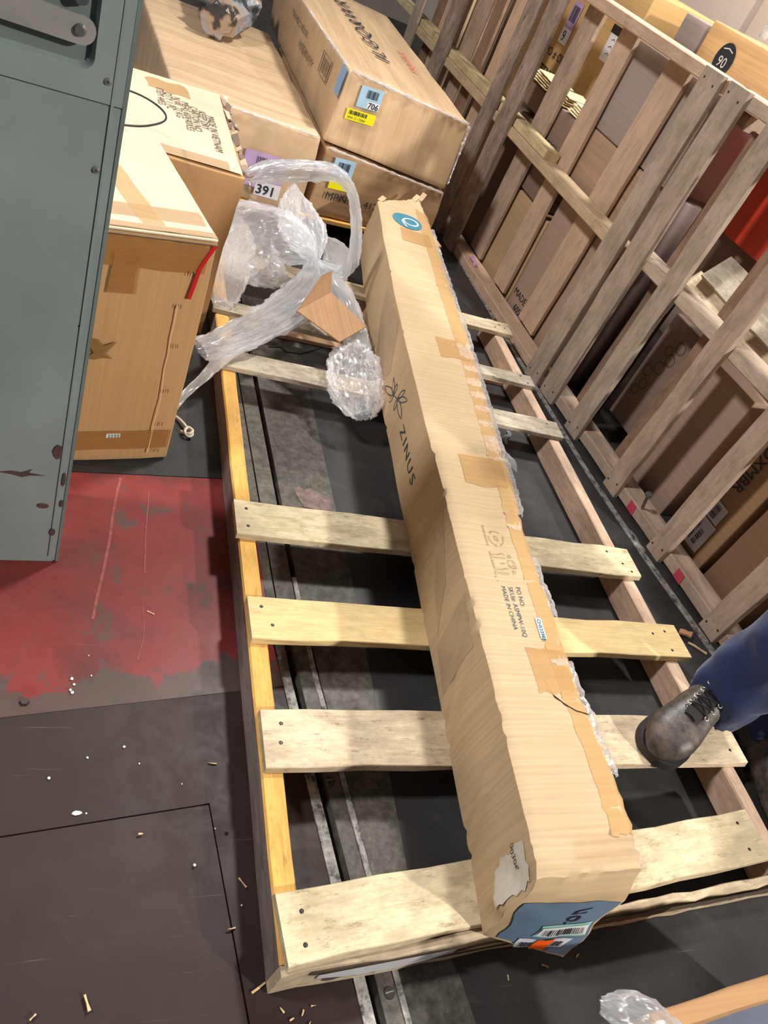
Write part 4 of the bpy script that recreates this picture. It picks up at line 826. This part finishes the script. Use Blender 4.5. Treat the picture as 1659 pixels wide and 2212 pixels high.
film_sheet('pleated_bag', [(.80, 2.66, .18, .02, .02), (.75, 2.68, .20, .09, .05), (.68, 2.71, .205, .17, .07), (.60, 2.72, .19, .22, .07), (.52, 2.68, .165, .235, .05), (.46, 2.62, .14, .22, .03), (.42, 2.56, .125, .17, .012)], FM, hp, folds=17, seg=120, ridge=.10, crinkle=.004, seed=2)
film_sheet('pointed_corner', [(.80, 2.68, .18, .03, .02), (.765, 2.77, .22, .09, .05), (.735, 2.87, .26, .075, .045), (.722, 2.93, .295, .035, .02), (.718, 2.965, .32, .006, .006)], FM, hp, folds=9, seg=72, ridge=.12, crinkle=.004, seed=5)
film_sheet('loose_sheet', [(.50, 2.86, .17, .05, .02), (.49, 2.72, .16, .085, .03), (.47, 2.55, .15, .085, .025), (.455, 2.38, .13, .06, .02), (.45, 2.30, .12, .03, .01)], FM2, hp, folds=6, seg=60, ridge=.10, crinkle=.006, seed=8)
film_sheet('twisted_strand', [(.80, 2.66, .17, .025, .02), (.765, 2.48, .19, .055, .03), (.69, 2.33, .18, .07, .03), (.59, 2.20, .165, .06, .03), (.50, 2.10, .155, .055, .028), (.42, 2.03, .145, .05, .024), (.36, 2.0, .13, .045, .02)], film(.40, .78), hp, folds=15, seg=110, ridge=.16, crinkle=.003, seed=4)
film_sheet('thin_strand', [(.50, 2.08, .14, .03, .012), (.43, 1.99, .13, .022, .010), (.385, 1.93, .10, .016, .008), (.33, 1.88, .05, .012, .006), (.30, 1.84, .02, .010, .005)], FM2, hp, folds=5, seg=32, ridge=.2, crinkle=.002, seed=14)
film_sheet('twisted_strand', [(.80, 2.66, .17, .02, .02), (.85, 2.52, .18, .045, .03), (.88, 2.38, .17, .052, .03), (.893, 2.24, .155, .048, .03), (.89, 2.12, .15, .045, .035)], film(.36, .78), hp, folds=13, seg=96, ridge=.16, crinkle=.003, seed=6)
film_sheet('crumpled_ball', [(.885, 2.14, .155, .04, .03), (.865, 2.06, .155, .082, .05), (.85, 1.98, .145, .085, .055), (.855, 1.90, .13, .078, .05), (.865, 1.84, .11, .035, .02)], film(.16, .74), hp, folds=9, seg=96, ridge=.16, crinkle=.010, seed=11)
film_sheet('arched_strand', [(.415, 2.31, .545, .012, .014), (.46, 2.33, .565, .016, .03), (.55, 2.40, .565, .018, .034), (.66, 2.46, .572, .016, .03), (.735, 2.50, .565, .015, .022), (.81, 2.55, .51, .018, .016), (.855, 2.57, .44, .018, .018), (.90, 2.60, .34, .020, .018), (.93, 2.63, .235, .024, .02), (.92, 2.65, .175, .03, .022), (.88, 2.66, .16, .035, .02), (.80, 2.66, .17, .03, .02)], film(.45, .76), hp, folds=9, seg=64, ridge=.16, crinkle=.002, seed=9)
film_sheet('loose_sheet', [(.90, 2.95, .15, .02, .01), (.93, 2.85, .16, .05, .03), (.92, 2.74, .15, .05, .03), (.90, 2.64, .14, .03, .02)], FM2, hp, folds=6, seg=48, ridge=.1, crinkle=.004, seed=19)
# folded cardboard scrap lying on the heap
sc = empty('cardboard_scrap', (.78, 2.25, .2), 'folded brown cardboard scrap caught in the stretch film', 'cardboard')
CS = card((176, 138, 102), 0, lines=.5)
def sheet(name, pts, mat, parent, th=.004): return solid_quad(name, pts, mat, parent, th)
sheet('flap', [(.66, 2.20, .215), (.79, 2.075, .21), (.915, 2.22, .205), (.80, 2.36, .225)], CS, sc)
sheet('flap', [(.66, 2.20, .216), (.80, 2.36, .226), (.815, 2.47, .25), (.77, 2.42, .25)], card((160, 122, 88), 0), sc)

# ------------------------------------------------------------------ small litter
FO = plain((238, 236, 230), .8)
foam = [(.086, .927, .0035), (.091, .914, .003), (.085, .901, .003), (.089, .895, .0035), (.123, .936, .002), (.191, .778, .003), (.125, .756, .0025), (.061, .716, .003), (.129, .648, .002), (.319, .545, .003), (.30, .70, .0015), (.22, .743, .0018), (.40, .47, .002), (.115, .985, .0015), (.36, .61, .0015)]
def blob(name, c, r, mat, seed, flat=.7, stretch=1.0):
    V, F = [], []; S, T_ = 4, 7
    for i in range(S + 1):
        p = math.pi * i / S
        for k in range(T_):
            q = 6.2832 * k / T_; j = 1 + .35 * nz(seed + i * .8, k * .9, 1)
            V.append((c[0] + r * j * math.sin(p) * math.cos(q) * stretch, c[1] + r * j * math.sin(p) * math.sin(q), c[2] + r * flat * (1 - math.cos(p)) ))
    for i in range(S):
        for k in range(T_): F.append((i * T_ + k, i * T_ + (k + 1) % T_, (i + 1) * T_ + (k + 1) % T_, (i + 1) * T_ + k))
    return mobj(name, V, F, mat, smooth=True)
FL = {5: 'white foam crumb in the middle of the upper brown floor plate', 6: 'white foam crumb on the upper brown plate above the large flake', 7: 'white foam crumb at the left, on the upper brown plate', 8: 'tiny foam speck just right of the large foam flake', 9: 'white foam crumb on the lower brown plate, near its right edge', 10: 'tiny foam speck on the upper brown plate near its lower right', 11: 'foam speck right of the middle of the upper brown plate', 12: 'foam speck close to the lower left of the near end of the pallet', 13: 'lone foam crumb on the worn edge of the red plate', 14: 'foam speck by the corner of the lower brown plate'}
for i, (x, y, r) in enumerate(foam): tag(blob('foam_crumb', (x, y, .0012 if y > .84 else 0), r, FO, i * 3), FL.get(i, 'white foam crumb in the small cluster on the worn edge of the red plate'), 'foam crumb', 'foam crumbs on the floor' if i < 5 else None)
tag(blob('foam_crumb', (.113, .649, 0), .0045, FO, 77, .4, 2.2), 'larger flat white foam flake by the seam of the brown floor plate', 'foam flake')
SPL = wood((226, 196, 150), (190, 150, 100), .05)
spl = [(.24, 1.106, .013, 2.6), (.361, .741, .012, 3.0), (.404, .508, .016, 2.2), (.379, .433, .010, .1), (.418, .337, .020, .5), (.147, .347, .018, 1.9), (.071, .337, .008, .7), (.455, .30, .008, 2.2), (.47, .285, .006, .4), (.49, .292, .007, 1.2), (.44, .275, .006, 2.0), (.224, .606, .006, .1), (1.034, .686, .010, 2.0), (.989, .311, .011, 2.7), (1.071, .321, .008, .6), (.90, .30, .007, 1.3), (.51, .30, .006, 0), (.50, .275, .005, 1)]
SPN = {0: 'pale splinter lying on the red floor plate', 1: 'bent pale splinter between the foam crumbs and the second slat', 2: 'broad pale splinter right of the lower brown plate seam', 3: 'short splinter on the seam right of the lower brown plate', 4: 'long pale splinter touching the near left corner of the pallet', 5: 'yellowish splinter near the bottom left of the lower brown plate', 6: 'thin splinter at the lower left edge of the lower brown plate', 11: 'small splinter in the upper middle of the lower brown plate', 12: 'pale splinter on the dark floor between the two nearest slats, right of the carton', 13: 'pale splinter on the dark floor in front of the long carton end', 14: 'small sliver farthest right in front of the long carton end', 15: 'thin sliver left of the splinter in front of the carton end'}
for i, (x, y, L, a) in enumerate(spl):
    L *= .68
    o = board('wood_splinter', (x - L * math.cos(a), y - L * math.sin(a), .0025), (x + L * math.cos(a), y + L * math.sin(a), .0025), .004 if L > .012 else .002, .003, SPL, None, nseg=2, jit=.0008)
    tag(o, SPN.get(i, 'tiny wood splinter scattered just outside the near left corner of the floor pallet'), 'splinter', None if i in SPN else 'tiny splinters at the pallet corner')
ch = board('wood_chip', (1.845, 1.165, .008), (1.87, 1.14, .022), .026, .008, wood((190, 140, 100), (150, 100, 70), .1), nseg=3, jit=.004); tag(ch, 'broken brown wood chip beside the end of the third slat', 'wood chip')
tag(board('wood_chip', (1.86, 1.125, .004), (1.91, 1.085, .006), .008, .004, SPL, nseg=3, jit=.002), 'thin pale sliver of wood beside the broken chip', 'wood chip')
for i, (pts, lab) in enumerate((([(1.54, 2.06, .004), (1.53, 2.03, .012), (1.505, 2.01, .008), (1.50, 1.98, .004)], 'twisted white film scrap on the dark floor right of the long carton'), ([(1.87, 1.62, .004), (1.885, 1.58, .008), (1.89, 1.54, .004), (1.90, 1.51, .003)], 'narrow white film sliver on the strip beside the near upright pallet'))):
    o = film_sheet('film_scrap', [(*p, .007 - .004 * i, .004 - .002 * i) for p in pts], film(.85, .95), None, folds=3, seg=10, n=4, ridge=.3, crinkle=.003, seed=i); tag(o, lab, 'film scrap')
# knotted string by the tall carton
rp_ = spline([(.30, 1.83, .004), (.318, 1.81, .006), (.33, 1.79, .008), (.338, 1.772, .010), (.350, 1.757, .012), (.352, 1.742, .010), (.340, 1.738, .008), (.330, 1.750, .014), (.340, 1.765, .018), (.352, 1.752, .018), (.343, 1.740, .016), (.328, 1.752, .006), (.322, 1.760, .004)], 5)
kn = tube('knotted_string', rp_, .0042, plain((206, 196, 178), .9, bump=.4), None, 8); tag(kn, 'off-white knotted string on the floor beside the red-strip carton', 'string')

# near carton at the bottom right corner
nc, tN = carton('near_carton', [(.955, -.35, .0), (1.45, -.33, .0), (1.45, .195, .0), (.945, .165, .0), (.955, -.35, .30), (1.45, -.33, .30), (1.44, .205, .30), (.945, .165, .30)], card((180, 140, 100), 1, lines=.3), 'tan carton edge with a blue-grey panel in the bottom right corner', n=8, rnd=.008, dent=.004, seed=33)
patch('blue_grey_panel', lambda u, v: tuple(Vector(tN(u, v, 1)) + Vector((0, 0, .0055))), .04, 1.0, .0, .93, 6, 6, plain((88, 94, 108), .5), nc, rag=.004)
film_sheet('film_tuft', [(.885, .19, .27, .012, .01), (.91, .175, .285, .028, .018), (.945, .15, .305, .03, .015), (.985, .12, .31, .015, .008)], film(.35, .8), nc, folds=5, seg=28, n=5, ridge=.2, crinkle=.006, seed=3)

# ------------------------------------------------------------------ the person standing at the right
CLB = (24, 42, 88)
@cached
def cloth(c):
    s = NB('cloth'); col = lin(c); v = s.coord(rnd=False); f = s.noise(v, 260, 2, .5); b = s.noise(v, 7, 4, .6)
    s.l(s.mix(s.ramp(b, [(.35, (0, 0, 0)), (.7, (1, 1, 1))]), tuple(x * .7 for x in col), tuple(x * 1.15 for x in col)), s.b.inputs['Base Color']); s.b.inputs['Roughness'].default_value = .9
    s.b.inputs['Sheen Weight'].default_value = .2; s.bump(f, .3, .001); return s.m
@cached
def leather():
    s = NB('worn_leather'); v = s.coord(rnd=False); a = s.noise(v, 18, 6, .7); f = s.noise(v, 90, 4, .6)
    s.l(s.ramp(a, [(.38, lin((50, 46, 44))), (.55, lin((84, 76, 70))), (.68, lin((112, 88, 78)))]), s.b.inputs['Base Color'])
    s.l(s.ramp(a, [(.3, (.35,) * 3), (.7, (.6,) * 3)]), s.b.inputs['Roughness']); s.bump(f, .35, .002); return s.m
SKIN = plain((190, 140, 112), .5, var=.06)
man = empty('person', (1.72, .72, 0), 'person in navy trousers and worn dark leather work boots standing on the pallet edge', 'person')
def skinmesh(name, verts, edges, radii, mat, parent, root=0, sub=2):
    me = bpy.data.meshes.new(name); me.from_pydata(verts, edges, []); ob = bpy.data.objects.new(name, me); COL.objects.link(ob)
    sk = ob.modifiers.new('s', 'SKIN'); 
    for i, r in enumerate(radii): me.skin_vertices[0].data[i].radius = (r, r) if not hasattr(r, '__len__') else r; me.skin_vertices[0].data[i].use_root = (i == root)
    sb = ob.modifiers.new('d', 'SUBSURF'); sb.levels = sub; sb.render_levels = sub
    dg = bpy.context.evaluated_depsgraph_get(); m2 = bpy.data.meshes.new_from_object(ob.evaluated_get(dg)); bpy.data.objects.remove(ob)
    vs_ = [tuple(v.co) for v in m2.vertices]; fs = [tuple(p.vertices) for p in m2.polygons]; bpy.data.meshes.remove(m2)
    return mobj(name, vs_, fs, mat, parent, smooth=True)
AK1, AK2 = Vector((1.575, .805, .20)), Vector((1.845, .80, .10))
HL, HR = Vector((1.655, .86, .92)), Vector((1.815, .80, .92)); PV = Vector((1.735, .83, .98))
CH = Vector((1.73, .83, 1.32)); NK = Vector((1.725, .82, 1.50)); HD = Vector((1.70, .79, 1.64))
lt = Vector((.94, -.34, 0)).normalized()
V = [PV, (PV + CH) / 2, CH, CH + Vector((0, 0, .12)), NK, HD, HD + Vector((0, 0, .08)), HR, HR.lerp(AK2, .48) + Vector((0, -.02, 0)), AK2, HL, HL.lerp(AK1, .48) + Vector((-.02, -.02, 0)), AK1]
E_ = [(0, 1), (1, 2), (2, 3), (3, 4), (4, 5), (5, 6), (0, 7), (7, 8), (8, 9), (0, 10), (10, 11), (11, 12)]; R_ = [.13, .125, .14, .09, .055, .085, .07, .08, .055, .04, .08, .055, .04]
for sgn in (1, -1):
    b = len(V); sh = CH + Vector((0, 0, .10)) + lt * sgn * .17; el = sh + lt * sgn * .06 + Vector((0, .02, -.29)); wr_ = el + Vector((.02, -.08, -.25)); hd_ = wr_ + Vector((0, -.02, -.08))
    V += [sh, el, wr_, hd_]; E_ += [(3, b), (b, b + 1), (b + 1, b + 2), (b + 2, b + 3)]; R_ += [.06, .042, .028, (.036, .018)]
    for j in range(5):
        o_ = lt * (.026 - .013 * j) if j < 4 else Vector((-.03, -.03, .05)); L = (.070, .080, .076, .060, .045)[j]; q = len(V)
        base = hd_ + o_ * 1.0; V += [base + Vector((-.004, -.008, -L * .35)), base + Vector((-.010, -.018, -L * .75)), base + Vector((-.018, -.024, -L))]; E_ += [(b + 3, q), (q, q + 1), (q + 1, q + 2)]; R_ += [.009, .008, .007]
body = skinmesh('body', [tuple(v) for v in V], E_, R_, SKIN, man)
fd = Vector((-.9, -.45, 0)).normalized(); hc = HD + Vector((0, 0, .02))
def ell(name, c, r, mat, parent, n=10):
    V, F = [], []
    for i in range(n + 1):
        for k in range(2 * n): p, q = math.pi * i / n, math.pi * k / n; V.append((c[0] + r[0] * math.sin(p) * math.cos(q), c[1] + r[1] * math.sin(p) * math.sin(q), c[2] + r[2] * math.cos(p)))
    for i in range(n):
        for k in range(2 * n): F.append((i * 2 * n + k, i * 2 * n + (k + 1) % (2 * n), (i + 1) * 2 * n + (k + 1) % (2 * n), (i + 1) * 2 * n + k))
    return mobj(name, V, F, mat, parent, smooth=True)
sdv = Vector((-fd.y, fd.x, 0))
for sg in (1, -1):
    ell('eye', hc + fd * .083 + sdv * .03 * sg + Vector((0, 0, .005)), (.011, .011, .009), plain((60, 46, 40), .3), man, 6); ell('ear', hc + sdv * .088 * sg, (.012, .016, .028), SKIN, man, 6)
ell('nose', hc + fd * .095 + Vector((0, 0, -.025)), (.014, .014, .022), SKIN, man, 6); ell('mouth', hc + fd * .083 + Vector((0, 0, -.06)), (.02, .02, .006), plain((150, 84, 76), .5), man, 6)
ell('hair', hc - fd * .018 + Vector((0, 0, .045)), (.096, .096, .075), plain((44, 34, 28), .8), man)
SH = cloth((70, 74, 82))
def wrapmesh(name, path, mat, parent, seg=36, wr=.05, seed=0, n=8, caps=False):
    """cloth tube with creases; path (x,y,z,rx,ry)"""
    P = spline(path, n); V, F = [], []
    for i, (x, y, z, rx, ry) in enumerate(P):
        for k in range(seg):
            q = 6.2832 * k / seg; r = 1 + wr * .7 * math.sin(z * 48 + 3 * math.sin(q + seed) + 5 * nz(math.cos(q) * 1.3, z * 5 + math.sin(q), seed)) + wr * 2.0 * nz(math.cos(q) * 1.5 + seed, math.sin(q) * 1.5, z * 9)
            V.append((x + rx * r * math.cos(q), y + ry * r * math.sin(q), z + .010 * nz(k * .4, i * .3, seed)))
    m = len(P)
    for i in range(m - 1):
        for k in range(seg): F.append((i * seg + k, i * seg + (k + 1) % seg, (i + 1) * seg + (k + 1) % seg, (i + 1) * seg + k))
    if caps: F += [tuple(range(seg - 1, -1, -1)), tuple((m - 1) * seg + k for k in range(seg))]
    return mobj(name, V, F, mat, parent, smooth=True)
shirt = wrapmesh('shirt', [(1.735, .83, .90, .17, .135), (1.735, .83, 1.05, .165, .13), (1.73, .83, 1.28, .215, .155), (1.73, .83, 1.40, .235, .155), (1.728, .826, 1.475, .19, .12), (1.725, .82, 1.52, .085, .08)], SH, man, wr=.03)
for sg in (1, -1):
    sh = CH + Vector((0, 0, .09)) + lt * sg * .14; el = sh + lt * sg * .08 + Vector((0, .02, -.29)); wr_ = el + Vector((.02, -.08, -.22))
    tube('sleeve', spline([(*sh,), (*sh.lerp(el, .5),), (*el,), (*wr_,)], 5), [.090 - .044 * i / 15 for i in range(16)], SH, man, 14)
NV = cloth(CLB)
tr1 = wrapmesh('trousers', [(1.60, .80, .175, .070, .078), (1.605, .80, .24, .080, .084), (1.615, .80, .33, .086, .090), (1.625, .80, .45, .090, .090), (1.64, .83, .62, .090, .092), (1.66, .85, .80, .10, .11), (1.70, .84, .93, .13, .125)], NV, man, wr=.07, seed=3)
tr2 = wrapmesh('trousers', [(1.845, .79, .10, .075, .085), (1.845, .79, .20, .085, .090), (1.84, .785, .40, .085, .09), (1.83, .80, .62, .090, .092), (1.81, .81, .80, .10, .11), (1.77, .83, .95, .14, .13)], NV, man, wr=.07, seed=8)
def boot(toe, heel, zb, seed=0):
    toe, heel = Vector(toe), Vector(heel); ax = (toe - heel); L = ax.length; ax.normalize(); sd = Vector((-ax.y, ax.x, 0))
    # (t from heel, half width, top height, crown fullness)
    S = [(-.012, .022, .060), (.0, .034, .085), (.03, .040, .12), (.07, .043, .135), (.11, .044, .122), (.15, .047, .105), (.19, .052, .092), (.225, .055, .084), (.255, .051, .078), (.28, .040, .066), (.297, .024, .045), (.302, .010, .026)]
    P = spline(S, 4); V, F = [], []; K_ = 20
    for i, (t, hw, ht) in enumerate(P):
        for k in range(K_):
            q = math.pi * 2 * k / K_; cx, cz = math.cos(q), math.sin(q); e = .75
            x = hw * 1.12 * math.copysign(abs(cx) ** e, cx); z = zb + .022 + (ht * 1.12 - .022) * (.5 + .5 * math.copysign(abs(cz) ** e, cz))
            V.append(heel + ax * (t * L / .30) + sd * x + Vector((0, 0, z + .0025 * nz(i * .5, k * .5, seed))))
    m = len(P)
    for i in range(m - 1):
        for k in range(K_): F.append((i * K_ + k, i * K_ + (k + 1) % K_, (i + 1) * K_ + (k + 1) % K_, (i + 1) * K_ + k))
    F += [tuple(range(K_ - 1, -1, -1)), tuple((m - 1) * K_ + k for k in range(K_))]
    bt_ = mobj('boot', [tuple(v) for v in V], F, leather(), man, smooth=True)
    # sole
    O = []
    for (t, hw, ht) in P: O.append((t, hw * 1.12 + .004))
    pts = [heel + ax * (t * L / .30) + sd * h for t, h in O] + [heel + ax * (t * L / .30) - sd * h for t, h in reversed(O)]
    k = len(pts); V = [(p.x, p.y, zb + z) for z in (.0008, .014, .024) for p in pts]; F = [tuple(range(k - 1, -1, -1)), tuple(2 * k + i for i in range(k))] + [(r * k + i, r * k + (i + 1) % k, (r + 1) * k + (i + 1) % k, (r + 1) * k + i) for r in (0, 1) for i in range(k)]
    mobj('sole', V, F, plain((44, 42, 42), .7, var=.15), bt_)
    tube('toe_cap_seam', [heel + ax * (.215 * L / .30 - .02 * math.cos(a)) + sd * (.059 * math.sin(a)) + Vector((0, 0, zb + .022 + .078 * math.cos(a * .98) ** .8 if abs(a) < 1.5 else zb + .03)) for a in [-1.45 + 2.9 * i / 16 for i in range(17)]], .0018, plain((34, 30, 28), .6), bt_, 5)
    # shaft
    V, F = [], []
    for i in range(9):
        z = zb + .09 + .018 * i; c = heel + ax * (.055 - .0015 * i); 
        for kk in range(20): q = 6.2832 * kk / 20; V.append(c + ax * (.052 - .001 * i) * math.cos(q) + sd * (.041 + .001 * i) * math.sin(q) + Vector((0, 0, z)) - Vector((0, 0, 0)))
    for i in range(8):
        for kk in range(20): F.append((i * 20 + kk, i * 20 + (kk + 1) % 20, (i + 1) * 20 + (kk + 1) % 20, (i + 1) * 20 + kk))
    mobj('shaft', [tuple(v) for v in V], [tuple(f) for f in F], leather(), bt_, smooth=True)
    LA = plain((26, 24, 24), .8); EY = plain((214, 204, 176), .25, .8)
    rows = [(.175, .104), (.150, .112), (.128, .122), (.110, .136)]
    ton = [heel + ax * (t * L / .30) + Vector((0, 0, zb + z * 1.12 - .002)) for t, z in [(.20, .094)] + rows + [(.10, .155)]]
    V = []; F = []
    for i, p in enumerate(ton): V += [p + sd * .02, p + Vector((0, 0, .004)), p - sd * .02]
    for i in range(len(ton) - 1): F += [(3 * i, 3 * i + 1, 3 * i + 4, 3 * i + 3), (3 * i + 1, 3 * i + 2, 3 * i + 5, 3 * i + 4)]
    mobj('tongue', [tuple(v) for v in V], F, plain((30, 28, 28), .8), bt_)
    pr = None
    for i, (t, z) in enumerate(rows):
        c = heel + ax * (t * L / .30) + Vector((0, 0, zb + z * 1.12)); l_, r_ = c + sd * .026 - Vector((0, 0, .004)), c - sd * .026 - Vector((0, 0, .004))
        for pnt in (l_, r_):
            n_ = (Vector((0, 0, 1)) + ax * .5 + (pnt - c) * 12).normalized(); a_ = n_.cross(ax).normalized(); b_ = n_.cross(a_)
            tube('lace_hook', [pnt + n_ * .003 + (a_ * math.cos(w_) + b_ * math.sin(w_)) * .0052 for w_ in [6.2832 * j / 10 for j in range(10)]], .0013, EY, bt_, 5, closed=True)
        tube('lace', [l_ + Vector((0, 0, .004)), c + Vector((0, 0, .007)), r_ + Vector((0, 0, .004))], .002, LA, bt_, 5)
        if pr: tube('lace', [pr[0] + Vector((0, 0, .004)), (pr[0] + r_) / 2 + Vector((0, 0, .008)), r_ + Vector((0, 0, .004))], .002, LA, bt_, 5); tube('lace', [pr[1] + Vector((0, 0, .004)), (pr[1] + l_) / 2 + Vector((0, 0, .008)), l_ + Vector((0, 0, .004))], .002, LA, bt_, 5)
        pr = (l_, r_)
    return bt_
boot((1.372, .688, 0), (1.640, .840, 0), .109, 1)
boot((1.795, .50, 0), (1.85, .83, 0), 0.0, 5)
